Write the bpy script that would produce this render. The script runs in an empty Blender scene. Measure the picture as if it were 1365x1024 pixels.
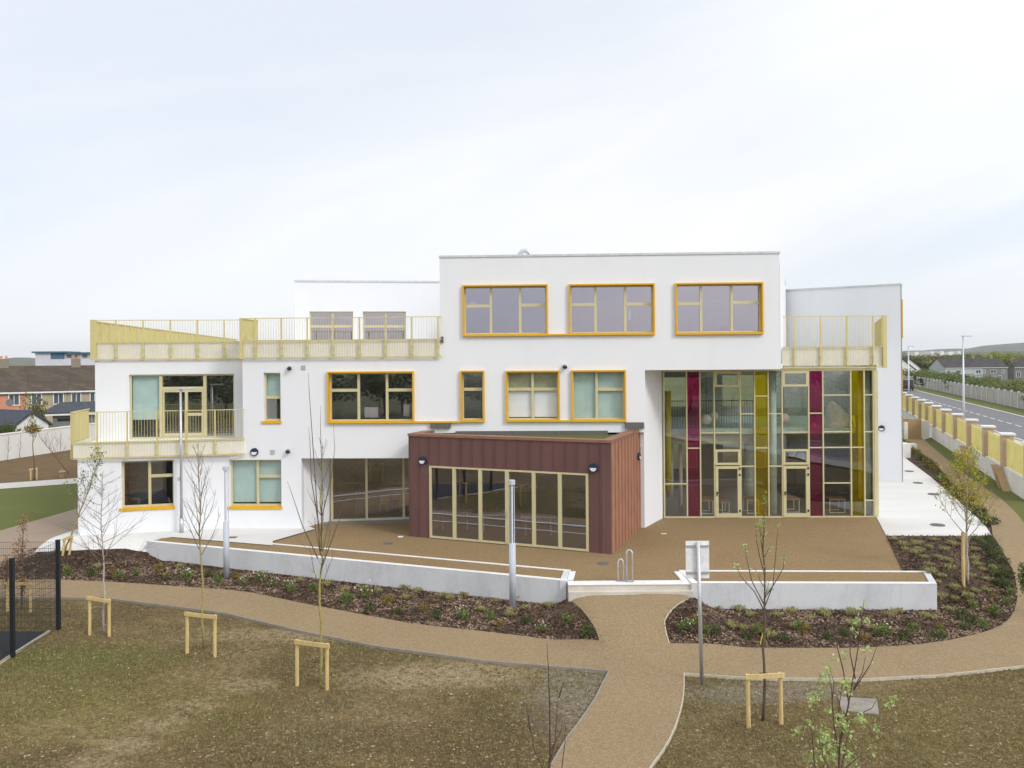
import bpy, math, random
import numpy as np
from mathutils import Vector, Matrix, noise
from mathutils.geometry import delaunay_2d_cdt
random.seed(7)
scene = bpy.context.scene
col = scene.collection
R = math.radians

# ---------------------------------------------------------------- camera
EYE = Vector((0, 0, 7.1)); F = 1100.0; PX, PY = 682.5, 476.0; ROLL = 0.0075
cd = bpy.data.cameras.new('camera'); cam = bpy.data.objects.new('camera', cd); col.objects.link(cam)
cd.sensor_width = 36; cd.lens = F / 1365 * 36; cd.shift_y = -(512 - PY) / 1365
cd.clip_start = 0.1; cd.clip_end = 20000
cr, sr = math.cos(ROLL), math.sin(ROLL)
cam.matrix_world = Matrix(((cr, sr, 0, EYE.x), (0, 0, -1, EYE.y), (-sr, cr, 0, EYE.z), (0, 0, 0, 1)))
scene.camera = cam

# ---------------------------------------------------------------- world
SUN_AZ, SUN_EL = R(47), R(38)       # to the right of and behind the viewer
sun_dir = Vector((math.sin(SUN_AZ) * math.cos(SUN_EL), -math.cos(SUN_AZ) * math.cos(SUN_EL), math.sin(SUN_EL)))
world = bpy.data.worlds.new('World'); scene.world = world; world.use_nodes = True
wt = world.node_tree; wt.nodes.clear()
def wn(t, **k):
    n = wt.nodes.new(t)
    for a, b in k.items(): setattr(n, a, b)
    return n
wl = wt.links.new
sky = wn('ShaderNodeTexSky', sky_type='NISHITA', sun_disc=False)
sky.sun_elevation = SUN_EL; sky.sun_rotation = math.pi - SUN_AZ
tc = wn('ShaderNodeTexCoord'); mp = wn('ShaderNodeMapping'); mp.inputs['Scale'].default_value = (.55, .55, 3.2)
mp0 = wn('ShaderNodeMapping'); mp0.inputs['Rotation'].default_value = (0, R(20), 0)
nz = wn('ShaderNodeTexNoise'); nz.inputs['Scale'].default_value = 1.25; nz.inputs['Detail'].default_value = 6; nz.inputs['Roughness'].default_value = .5
nz.inputs['Distortion'].default_value = .5
rp = wn('ShaderNodeValToRGB')
rp.color_ramp.elements[0].position = .36; rp.color_ramp.elements[0].color = (8.2, 8.7, 9.55, 1)
rp.color_ramp.elements[1].position = .62; rp.color_ramp.elements[1].color = (10.4, 10.35, 10.4, 1)
wl(tc.outputs['Generated'], mp0.inputs[0]); wl(mp0.outputs[0], mp.inputs[0]); wl(mp.outputs[0], nz.inputs['Vector']); wl(nz.outputs[0], rp.inputs[0])
dt = wn('ShaderNodeVectorMath', operation='DOT_PRODUCT'); dt.inputs[1].default_value = sun_dir
wl(tc.outputs['Generated'], dt.inputs[0])
mr = wn('ShaderNodeMapRange'); mr.inputs[1].default_value = -.2; mr.inputs[2].default_value = 1; mr.inputs[3].default_value = 1; mr.inputs[4].default_value = 1.5
wl(dt.outputs['Value'], mr.inputs[0])
sc_ = wn('ShaderNodeVectorMath', operation='SCALE'); wl(rp.outputs[0], sc_.inputs[0]); wl(mr.outputs[0], sc_.inputs['Scale'])
mx = wn('ShaderNodeMixRGB'); mx.inputs[0].default_value = .88
wl(sky.outputs[0], mx.inputs[1]); wl(sc_.outputs[0], mx.inputs[2])
bg = wn('ShaderNodeBackground'); bg.inputs[1].default_value = .1; wl(mx.outputs[0], bg.inputs[0])
wo = wn('ShaderNodeOutputWorld'); wl(bg.outputs[0], wo.inputs[0])
# ---------------------------------------------------------------- sun
sd = bpy.data.lights.new('sun', 'SUN'); sd.energy = 1.4; sd.angle = R(13); sd.color = (1, .97, .93)
so = bpy.data.objects.new('sun', sd); col.objects.link(so)
so.rotation_euler = (-sun_dir).to_track_quat('-Z', 'Y').to_euler()
vs = scene.view_settings; vs.view_transform = 'Standard'; vs.look = 'None'; vs.gamma = 1; vs.exposure = .12

# ---------------------------------------------------------------- projection helpers (photo pixel -> place)
def ray(px, py):
    dx, dy = px - PX, py - PY
    return Vector((cr * dx + sr * -dy, F, -sr * dx + cr * -dy)) / F
def P(px, py, z=0.0):
    d = ray(px, py); t = (z - EYE.z) / d.z; return EYE + d * t
def PD(px, py, D):
    return EYE + ray(px, py) * D
def lerp(a, b, t): return a + (b - a) * t
def pl(x, pts):
    if x <= pts[0][0]: return pts[0][1]
    for (a, b), (c, d) in zip(pts, pts[1:]):
        if x <= c: return lerp(b, d, (x - a) / (c - a))
    return pts[-1][1]
def sm(t): t = max(0, min(1, t)); return t * t * (3 - 2 * t)
def T(x, y):
    L = pl(x, [(-40, 30.4), (-15, 30.2), (-14.3, 30.9), (-13.6, 31.4), (1.8, 25.9), (4, 25.4), (14, 25.3), (20, 26), (26, 29), (60, 36)])
    w = pl(x, [(-14.8, 2.8), (-13.6, 1.4), (14, 1.2), (16, 5)])
    z = -.78 + .76 * sm((y - L) / w)
    if y < 26.5: z += .47 * math.exp(-((x - 3.7) / 2.15) ** 8) * sm((y - 21) / 3.8) * (1 if z < -.7 else sm((-z) / .7))
    z += .035 * noise.noise(Vector((x * .35, y * .35, 0))) * (1 if y < 25 else 0)
    if x > 85 and y > 60: z -= 2.7 * sm((x - 85) / 50)
    if y < 4: z -= .6 * sm((4 - y) / 20)
    return z
def G(px, py, off=0.0):
    d = ray(px, py); t = 4.0; p = EYE
    while t < 3000:
        q = EYE + d * t
        if q.z <= T(q.x, q.y) + off:
            lo, hi = t - max(.2, t * .01), t
            for _ in range(18):
                m = (lo + hi) / 2; q = EYE + d * m
                if q.z <= T(q.x, q.y) + off: hi = m
                else: lo = m
            return EYE + d * hi
        t += max(.2, t * .01)
    return EYE + d * t

# ---------------------------------------------------------------- materials
def mat(name, c, rough=.7, metal=0, var=.12, scale=6, bump=0, bscale=60, c2=None, detail=4, spec=.4, stretch=(1, 1, 1), lo=.3, hi=.7):
    m = bpy.data.materials.new(name); m.use_nodes = True; nt = m.node_tree; b = nt.nodes['Principled BSDF']
    b.inputs['Roughness'].default_value = rough; b.inputs['Metallic'].default_value = metal
    b.inputs['Specular IOR Level'].default_value = spec
    t = nt.nodes.new('ShaderNodeTexCoord'); mpn = nt.nodes.new('ShaderNodeMapping'); mpn.inputs['Scale'].default_value = stretch
    n = nt.nodes.new('ShaderNodeTexNoise'); n.inputs['Scale'].default_value = scale; n.inputs['Detail'].default_value = detail
    r = nt.nodes.new('ShaderNodeValToRGB')
    a = [x * (1 - var) for x in c]; bb = [min(1, x * (1 + var)) for x in c] if c2 is None else list(c2)
    r.color_ramp.elements[0].color = (*a, 1); r.color_ramp.elements[1].color = (*bb, 1)
    r.color_ramp.elements[0].position = lo; r.color_ramp.elements[1].position = hi
    nt.links.new(t.outputs['Object'], mpn.inputs[0]); nt.links.new(mpn.outputs[0], n.inputs['Vector'])
    nt.links.new(n.outputs[0], r.inputs[0]); nt.links.new(r.outputs[0], b.inputs['Base Color'])
    if bump:
        n2 = nt.nodes.new('ShaderNodeTexNoise'); n2.inputs['Scale'].default_value = bscale; n2.inputs['Detail'].default_value = 5
        bp = nt.nodes.new('ShaderNodeBump'); bp.inputs['Strength'].default_value = bump; bp.inputs['Distance'].default_value = .02
        nt.links.new(t.outputs['Object'], n2.inputs['Vector']); nt.links.new(n2.outputs[0], bp.inputs['Height']); nt.links.new(bp.outputs[0], b.inputs['Normal'])
    m['b'] = 1
    return m
def layered(name, base, layers, rough=.95, bump=.5, bscale=40):
    """base colour, then layers of (kind, scale, lo, hi, colour, amount, stretch) mixed over it"""
    m = bpy.data.materials.new(name); m.use_nodes = True; nt = m.node_tree; b = nt.nodes['Principled BSDF']
    b.inputs['Roughness'].default_value = rough; b.inputs['Specular IOR Level'].default_value = .2
    t = nt.nodes.new('ShaderNodeTexCoord'); prev = None
    for i, (kind, scale, lo, hi, c, amt, st) in enumerate(layers):
        mpn = nt.nodes.new('ShaderNodeMapping'); mpn.inputs['Scale'].default_value = st[:3]
        if kind != 'd' and len(st) > 3: mpn.inputs['Rotation'].default_value = (0, 0, st[3])
        mpn.inputs['Location'].default_value = (i * 3.1, i * 1.7, 0)
        nt.links.new(t.outputs['Object'], mpn.inputs[0])
        if kind == 'd':
            sub_ = nt.nodes.new('ShaderNodeVectorMath'); sub_.operation = 'SUBTRACT'; sub_.inputs[1].default_value = (st[0], st[1], 0)
            sc2 = nt.nodes.new('ShaderNodeVectorMath'); sc2.operation = 'MULTIPLY'; sc2.inputs[1].default_value = (1 / st[2], 1 / st[3], 0)
            ln_ = nt.nodes.new('ShaderNodeVectorMath'); ln_.operation = 'LENGTH'; nn_ = nt.nodes.new('ShaderNodeTexNoise'); nn_.inputs['Scale'].default_value = scale; nn_.inputs['Detail'].default_value = 6
            ma = nt.nodes.new('ShaderNodeMath'); ma.operation = 'MULTIPLY_ADD'; ma.inputs[1].default_value = .9
            nt.links.new(t.outputs['Object'], sub_.inputs[0]); nt.links.new(sub_.outputs[0], sc2.inputs[0]); nt.links.new(sc2.outputs[0], ln_.inputs[0])
            nt.links.new(t.outputs['Object'], nn_.inputs['Vector']); nt.links.new(nn_.outputs[0], ma.inputs[0]); nt.links.new(ln_.outputs['Value'], ma.inputs[2])
            n = None; out = ma.outputs[0]; mpn.inputs['Scale'].default_value = (1, 1, 1)
        elif kind == 'v':
            n = nt.nodes.new('ShaderNodeTexVoronoi'); n.inputs['Scale'].default_value = scale; out = n.outputs['Distance']
        elif kind == 'w':
            n = nt.nodes.new('ShaderNodeTexVoronoi'); n.inputs['Scale'].default_value = scale; out = n.outputs['Color']
        else:
            n = nt.nodes.new('ShaderNodeTexNoise'); n.inputs['Scale'].default_value = scale; n.inputs['Detail'].default_value = 6; n.inputs['Roughness'].default_value = .6; out = n.outputs[0]
        if n: nt.links.new(mpn.outputs[0], n.inputs['Vector'])
        r = nt.nodes.new('ShaderNodeMapRange'); r.inputs[1].default_value = lo; r.inputs[2].default_value = hi
        r.inputs[3].default_value = 0; r.inputs[4].default_value = amt
        nt.links.new(out, r.inputs[0])
        mixn = nt.nodes.new('ShaderNodeMixRGB'); nt.links.new(r.outputs[0], mixn.inputs[0])
        if prev is None: mixn.inputs[1].default_value = (*base, 1)
        else: nt.links.new(prev, mixn.inputs[1])
        mixn.inputs[2].default_value = (*c, 1); prev = mixn.outputs[0]
    nt.links.new(prev, b.inputs['Base Color'])
    if bump:
        n2 = nt.nodes.new('ShaderNodeTexNoise'); n2.inputs['Scale'].default_value = bscale; n2.inputs['Detail'].default_value = 6
        bp = nt.nodes.new('ShaderNodeBump'); bp.inputs['Strength'].default_value = bump; bp.inputs['Distance'].default_value = .03
        nt.links.new(t.outputs['Object'], n2.inputs['Vector']); nt.links.new(n2.outputs[0], bp.inputs['Height']); nt.links.new(bp.outputs[0], b.inputs['Normal'])
    return m
def glass(name, tint, refl, rc=(.93, .93, 1), body=None, bf=0):
    m = bpy.data.materials.new(name); m.use_nodes = True; nt = m.node_tree; nt.nodes.clear()
    tr = nt.nodes.new('ShaderNodeBsdfTransparent'); tr.inputs[0].default_value = (*tint, 1)
    gl = nt.nodes.new('ShaderNodeBsdfGlossy'); gl.inputs[0].default_value = (*rc, 1); gl.inputs['Roughness'].default_value = .0
    nzz = nt.nodes.new('ShaderNodeTexNoise'); nzz.inputs['Scale'].default_value = .9; nzz.inputs['Detail'].default_value = 1
    tcn = nt.nodes.new('ShaderNodeTexCoord'); bp = nt.nodes.new('ShaderNodeBump'); bp.inputs['Strength'].default_value = .05; bp.inputs['Distance'].default_value = .05
    nt.links.new(tcn.outputs['Object'], nzz.inputs['Vector']); nt.links.new(nzz.outputs[0], bp.inputs['Height']); nt.links.new(bp.outputs[0], gl.inputs['Normal'])
    lw = nt.nodes.new('ShaderNodeLayerWeight'); lw.inputs[0].default_value = .5
    pw = nt.nodes.new('ShaderNodeMath'); pw.operation = 'POWER'; pw.inputs[1].default_value = 4
    fr = nt.nodes.new('ShaderNodeMath'); fr.operation = 'MULTIPLY_ADD'; fr.inputs[1].default_value = .7; fr.inputs[2].default_value = .05
    nt.links.new(lw.outputs['Facing'], pw.inputs[0]); nt.links.new(pw.outputs[0], fr.inputs[0])
    ad = nt.nodes.new('ShaderNodeMath'); ad.operation = 'ADD'; ad.inputs[1].default_value = refl; ad.use_clamp = True
    mxn = nt.nodes.new('ShaderNodeMixShader'); o = nt.nodes.new('ShaderNodeOutputMaterial')
    nt.links.new(fr.outputs[0], ad.inputs[0]); nt.links.new(ad.outputs[0], mxn.inputs[0])
    if body:
        tl = nt.nodes.new('ShaderNodeBsdfDiffuse'); tl.inputs[0].default_value = (*body, 1)
        m2 = nt.nodes.new('ShaderNodeMixShader'); m2.inputs[0].default_value = bf
        nt.links.new(tr.outputs[0], m2.inputs[1]); nt.links.new(tl.outputs[0], m2.inputs[2]); tr = m2
    nt.links.new(tr.outputs[0], mxn.inputs[1]); nt.links.new(gl.outputs[0], mxn.inputs[2]); nt.links.new(mxn.outputs[0], o.inputs[0])
    return m
I3 = (1, 1, 1)
M = {}
M['render'] = layered('white_render', (.80, .81, .835), [('n', .5, .4, .7, (.755, .77, .80), .8, (1, 1, .3)), ('n', 2.2, .55, .72, (.74, .75, .775), .6, (1, 1, .1)), ('n', 30, .3, .8, (.83, .84, .85), .5, I3)], .85, .12, 120)
M['render_in'] = mat('inner_plaster', (.50, .50, .48), .9)
M['coping'] = mat('grey_coping_metal', (.62, .63, .65), .45, .1)
M['amber'] = mat('amber_metal', (.72, .40, .014), .38, 0, .06, 3)
M['champ'] = mat('champagne_metal', (.62, .56, .33), .4, .15, .05, 3)
M['rail'] = mat('yellow_rail_metal', (.63, .55, .25), .42, .1, .06, 3)
M['railfill'] = mat('yellow_rail_bar', (.62, .56, .20), .45, .05, .06, 3)
M['fascia'] = mat('cream_fascia', (.82, .80, .74), .8, 0, .05, 2)
M['clad'] = mat('purple_brown_cladding', (.158, .080, .074), .48, .15, .12, 1.6, 0, 60, stretch=(1, 1, .3))  # pavilion front: shade away from the sun is put into this colour
M['clad2'] = mat('copper_brown_cladding', (.38, .195, .13), .5, .15, .10, 1.6)  # same cladding on the side, sunlit brightness painted into the colour
M['cladcap'] = mat('copper_coping', (.30, .15, .10), .45, .2, .1, 3)
M['floor'] = mat('grey_floor', (.18, .175, .17), .5)
M['ceil'] = mat('pale_ceiling', (.5, .5, .48), .9)
M['dark'] = mat('dark_plastic', (.02, .022, .03), .4)
M['navy'] = mat('navy_lamp_rim', (.025, .035, .07), .4)
M['opal'] = mat('opal_diffuser', (.75, .77, .8), .3)
M['gl_clear'] = glass('clear_glass', (.88, .91, .88), .10)
M['gl_dark'] = glass('grey_solar_glass', (.64, .62, .64), .27, (.90, .90, 1))
M['gl_blind'] = glass('low_reflection_glass', (.93, .95, .94), .05)
M['gl_upper'] = glass('mirror_solar_glass', (.42, .42, .46), .30, (.88, .83, .94))
M['gl_mag'] = glass('magenta_glass', (.55, .02, .20), .09, (1, .75, .95), (.45, .015, .11), .10)
M['gl_yel'] = glass('yellow_glass', (.95, .72, .01), .06, (1, .95, .7), (.62, .48, .005), .12)
M['blind'] = mat('pale_green_blind', (.48, .62, .60), .8, 0, .06, 2)
M['blindw'] = mat('white_blind', (.88, .88, .92), .8, 0, .04, 2)
M['resin'] = layered('resin_bound_gravel', (.262, .180, .088), [('n', .45, .35, .7, (.22, .150, .074), .8, I3), ('n', .9, .56, .72, (.24, .155, .08), .6, (.3, 1, 1)), ('w', 26, .35, .8, (.36, .26, .145), .6, I3), ('n', 34, .5, .68, (.15, .092, .045), .7, I3)], .85, .35, 90)
M['path'] = layered('buff_path_gravel', (.285, .207, .115), [('n', .5, .35, .7, (.25, .18, .10), .8, I3), ('n', .8, .58, .74, (.29, .20, .115), .6, I3), ('w', 24, .35, .8, (.37, .285, .175), .6, I3), ('n', 30, .5, .68, (.19, .125, .065), .7, I3)], .85, .35, 90)
M['pathgrey'] = layered('grey_buff_path', (.33, .26, .195), [('n', .5, .35, .7, (.28, .22, .165), .8, I3), ('n', 70, .4, .7, (.24, .18, .13), .4, I3)], .85, .2, 90)
M['paving'] = layered('pale_concrete_paving', (.66, .655, .63), [('n', .6, .4, .7, (.55, .54, .52), .7, (.3, 1, 1)), ('n', 12, .4, .8, (.71, .70, .68), .5, I3)], .8, .15, 60)
M['conc'] = layered('smooth_concrete', (.62, .63, .64), [('n', .9, .45, .65, (.52, .53, .55), .8, (1, 1, .6)), ('n', 7, .45, .75, (.68, .68, .68), .6, I3), ('n', 3, .56, .7, (.47, .48, .50), .5, (1, 1, .12))], .8, .12, 50)
M['coping_c'] = mat('white_concrete_top', (.74, .74, .73), .8, 0, .06, 4)
M['riser'] = layered('sandy_concrete_step', (.62, .58, .52), [('n', 2, .4, .6, (.52, .46, .38), .6, I3)], .8, .1, 60)
def gp2(px, py): q = P(px, py, -.78); return q.x, q.y
M['soil'] = layered('rough_soil_with_thin_grass', (.150, .104, .044), [
    ('n', .42, .46, .58, (.088, .063, .028), .8, I3), ('n', .35, .5, .6, (.23, .172, .085), .85, I3), ('n', .22, .5, .62, (.118, .098, .034), .7, I3),
    ('d', 1.5, 1.4, .7, (.095, .135, .022), .7, (*gp2(70, 880), 4.2, 1.6)), ('d', 2.5, 1.4, .7, (.19, .175, .045), .55, (*gp2(110, 940), 5, 2.6)), ('d', 2, 1.35, .8, (.19, .14, .05), .4, (*gp2(1280, 960), 5, 2.4)),
    ('d', 2.6, 1.45, .9, (.40, .315, .19), .62, (*gp2(600, 900), 3.6, 1.1)), ('d', 2.6, 1.45, .9, (.38, .30, .18), .55, (*gp2(370, 848), 3.4, .8)),
    ('d', 3.2, 1.4, .85, (.35, .28, .165), .6, (*gp2(120, 1018), 0.9, 0.55)), ('d', 3.2, 1.4, .85, (.35, .28, .165), .6, (*gp2(165, 992), 0.9, 0.55)), ('d', 3.2, 1.4, .85, (.35, .28, .165), .6, (*gp2(215, 965), 0.9, 0.60)), ('d', 3.2, 1.4, .85, (.35, .28, .165), .6, (*gp2(265, 940), 1.0, 0.60)), ('d', 3.2, 1.4, .85, (.35, .28, .165), .6, (*gp2(325, 915), 1.2, 0.70)),
    ('d', 2.6, 1.45, 1.05, (.225, .195, .155), .85, (*gp2(775, 935), 1.7, 2.6)), ('d', 2.6, 1.42, 1.0, (.21, .185, .15), .8, (*gp2(1010, 922), 2.8, .8)), ('d', 2.6, 1.42, 1.0, (.085, .062, .03), .6, (*gp2(520, 985), 3.5, 1.0)), ('d', 2.6, 1.42, 1.0, (.085, .062, .03), .55, (*gp2(700, 960), 1.2, 1.2)),
    ('n', 5, .45, .64, (.080, .053, .022), .62, I3), ('n', 13, .54, .66, (.31, .235, .10), .6, I3), ('n', 24, .5, .64, (.05, .036, .018), .7, I3),
    ('w', 30, .72, .95, (.42, .34, .17), .55, I3), ('w', 17, .88, .95, (.46, .40, .28), .6, I3)], .97, 1.0, 22)
M['brownsoil'] = layered('bare_brown_soil', (.17, .112, .055), [('n', 1, .4, .62, (.12, .082, .042), .8, I3), ('n', 12, .5, .7, (.09, .06, .03), .6, I3)], .97, .6, 20)
M['mulch'] = layered('dark_bark_mulch', (.060, .036, .022), [('n', 1.3, .48, .66, (.17, .115, .08), .8, I3), ('n', 18, .45, .65, (.025, .015, .01), .7, I3), ('v', 30, .2, .02, (.24, .17, .12), .5, I3)], .95, 1.0, 28)
M['lawn'] = layered('mown_lawn', (.125, .14, .034), [('n', .5, .4, .65, (.14, .145, .05), .8, I3), ('n', 15, .4, .7, (.05, .075, .012), .5, I3)], .95, .5, 40)
M['field'] = layered('far_grass', (.10, .115, .045), [('n', .02, .4, .65, (.16, .15, .07), .8, I3), ('n', .2, .4, .7, (.07, .085, .03), .6, I3)], .95, 0)
M['asphalt'] = layered('asphalt', (.19, .19, .20), [('n', .3, .4, .7, (.23, .23, .235), .7, I3), ('n', 60, .4, .7, (.08, .08, .09), .5, I3)], .85, .2, 80)
M['darktar'] = layered('dark_tarmac', (.025, .027, .032), [('n', 50, .4, .7, (.04, .042, .05), .5, I3)], .85, .2, 80)
M['kerb'] = mat('pale_kerb', (.5, .49, .45), .85)
M['edge'] = mat('thin_edging', (.50, .45, .35), .8)
M['edged'] = mat('dark_edging', (.13, .12, .11), .8)
M['edge2'] = mat('worn_edging', (.27, .24, .20), .9)
M['white'] = mat('white_paint', (.78, .78, .78), .6)
M['steel'] = mat('galvanised_steel', (.55, .56, .58), .4, .6, .08, 8)
M['greypaint'] = mat('pale_grey_column', (.50, .54, .60), .55, 0, .05, 4)
M['black'] = mat('black_coated_metal', (.016, .02, .024), .45)
M['timber'] = mat('pale_timber', (.60, .45, .20), .8, 0, .2, 5, .3, 40, stretch=(6, 6, .6))
M['timber2'] = mat('weathered_timber', (.36, .25, .13), .85, 0, .2, 5, stretch=(6, 6, .6))
M['birch'] = layered('white_birch_bark', (.46, .40, .36), [('n', 12, .55, .65, (.07, .05, .04), .9, (1, 1, 3))], .8, .1, 40)
M['bark_y'] = mat('olive_bark', (.33, .29, .10), .8, 0, .25, 20)
M['bark'] = mat('brown_bark', (.12, .085, .06), .85, 0, .25, 20)
M['bark_d'] = mat('dark_red_bark', (.075, .045, .04), .8, 0, .25, 20)
M['twig'] = mat('purple_brown_twig', (.17, .12, .10), .85, 0, .2, 20)
def leafm(name, c, c2):
    m = mat(name, c, .6, 0, .0, 9, c2=c2, lo=.35, hi=.65); nt = m.node_tree; b = nt.nodes['Principled BSDF']
    b.inputs['Subsurface Weight'].default_value = 0
    tr = nt.nodes.new('ShaderNodeBsdfTranslucent'); mxn = nt.nodes.new('ShaderNodeMixShader'); mxn.inputs[0].default_value = .3
    r = [n for n in nt.nodes if n.type == 'VALTORGB'][0]; nt.links.new(r.outputs[0], tr.inputs[0])
    o = [n for n in nt.nodes if n.type == 'OUTPUT_MATERIAL'][0]
    nt.links.new(b.outputs[0], mxn.inputs[1]); nt.links.new(tr.outputs[0], mxn.inputs[2]); nt.links.new(mxn.outputs[0], o.inputs[0])
    return m
M['l_yel'] = leafm('yellow_green_leaf', (.34, .31, .03), (.56, .52, .09))
M['l_pale'] = leafm('silvery_green_leaf', (.28, .40, .09), (.50, .60, .24))
M['l_mid'] = leafm('mid_green_leaf', (.09, .13, .035), (.22, .26, .08))
M['l_dark'] = leafm('dark_green_leaf', (.045, .07, .018), (.12, .15, .045))
M['l_shrub'] = leafm('shrub_leaf', (.08, .12, .025), (.22, .27, .07))
M['l_tuft'] = leafm('straw_green_blade', (.26, .25, .09), (.46, .42, .19))
M['l_rust'] = leafm('rusty_leaf', (.28, .13, .05), (.50, .27, .12))
M['l_white'] = leafm('white_blossom', (.7, .7, .55), (.85, .83, .72))
M['l_bronze'] = leafm('bronze_leaf', (.16, .12, .02), (.32, .24, .05))
M['brick'] = layered('buff_brick', (.56, .42, .31), [('w', 9, .2, .8, (.46, .31, .22), .8, (1, 1, 2.6)), ('n', 30, .4, .7, (.5, .4, .3), .5, I3)], .9, .3, 40)
M['slat'] = mat('yellow_green_slat', (.80, .72, .27), .6, 0, .08, 1)
M['plinth'] = layered('white_plinth_render', (.80, .78, .73), [('n', 1, .4, .7, (.62, .60, .55), .7, (1, 1, .4))], .85, .1, 60)
M['precast'] = layered('grey_precast_panel', (.50, .47, .42), [('n', .8, .4, .65, (.33, .31, .28), .8, (1, 1, .4)), ('n', 8, .5, .7, (.48, .46, .43), .6, I3)], .9, .2, 40)
M['roof_br'] = layered('brown_roof_tile', (.085, .066, .055), [('n', 1.5, .45, .65, (.13, .10, .075), .8, (.3, 1, 1)), ('n', 8, .5, .7, (.05, .04, .035), .7, (.4, 1, 1)), ('n', .6, .55, .7, (.12, .11, .05), .6, I3)], .9, .3, 30)
M['roof_gr'] = mat('dark_slate_roof', (.05, .055, .07), .8, 0, .25, 2)
M['roof_bl'] = mat('blue_slate_roof', (.06, .09, .15), .6, 0, .2, 2)
M['w_pink'] = mat('salmon_wall', (.60, .27, .18), .9, 0, .08, 2)
M['w_beige'] = mat('beige_pebbledash', (.42, .36, .24), .95, 0, .15, 6)
M['w_grey'] = mat('grey_pebbledash', (.20, .20, .19), .95, 0, .15, 3)
M['w_pale'] = mat('pale_grey_wall', (.42, .44, .45), .9, 0, .1, 2)
M['w_white'] = mat('white_wall', (.74, .73, .70), .9, 0, .06, 1)
M['w_lilac'] = mat('lilac_white_wall', (.58, .57, .63), .9, 0, .05, 1)
M['teal'] = mat('teal_cladding', (.06, .13, .20), .6)
M['pane'] = mat('house_glass', (.10, .12, .14), .08, 0, .2, .3, spec=.8)
M['chimney'] = mat('chimney_render', (.25, .22, .16), .95)
M['hill'] = layered('distant_hill', (.075, .095, .06), [('n', .004, .4, .6, (.12, .13, .07), .9, I3), ('n', .015, .45, .6, (.045, .06, .04), .8, I3)], 1, 0)
M['wood'] = leafm('distant_wood', (.05, .065, .03), (.13, .14, .05))
M['l_grass'] = leafm('young_grass_blade', (.13, .125, .03), (.24, .215, .07))
M['l_yel2'] = leafm('fresh_spring_leaf', (.20, .24, .035), (.36, .36, .07))
M['l_olive'] = leafm('olive_brown_leaf', (.10, .10, .035), (.22, .19, .08))
M['roof_gr2'] = mat('dark_brown_grey_roof', (.06, .055, .055), .9, 0, .25, .6)
M['roof_rd'] = mat('dull_red_roof', (.12, .065, .05), .9, 0, .25, .6)
M['table'] = mat('brown_table_top', (.30, .17, .10), .5)
M['whitefr'] = mat('white_tube', (.62, .62, .60), .4)
M['ychair'] = mat('yellow_plastic', (.75, .42, .01), .4)
M['redmat'] = mat('red_fabric', (.35, .03, .04), .8)
M['mint'] = mat('pale_mint_paint', (.62, .76, .70), .7)
M['ycol'] = mat('bright_yellow_paint', (.75, .68, .05), .5)
M['olive'] = mat('olive_beige_panel', (.40, .40, .28), .8)
M['globe'] = mat('white_globe', (.85, .84, .80), .3)
M['tape'] = mat('yellow_tag', (.8, .75, .02), .5)
M['stone'] = mat('pale_stone', (.42, .36, .26), .9, 0, .3, 1)
M['chip'] = mat('bark_chip', (.06, .035, .022), .9, 0, 0, 5, c2=(.20, .13, .085), lo=.4, hi=.62)
M['chip2'] = mat('pale_bark_chip', (.22, .15, .10), .9, 0, 0, 5, c2=(.40, .29, .21), lo=.4, hi=.62)
M['cover'] = mat('stone_cover_slab', (.27, .24, .21), .9, 0, .15, 4)

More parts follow.
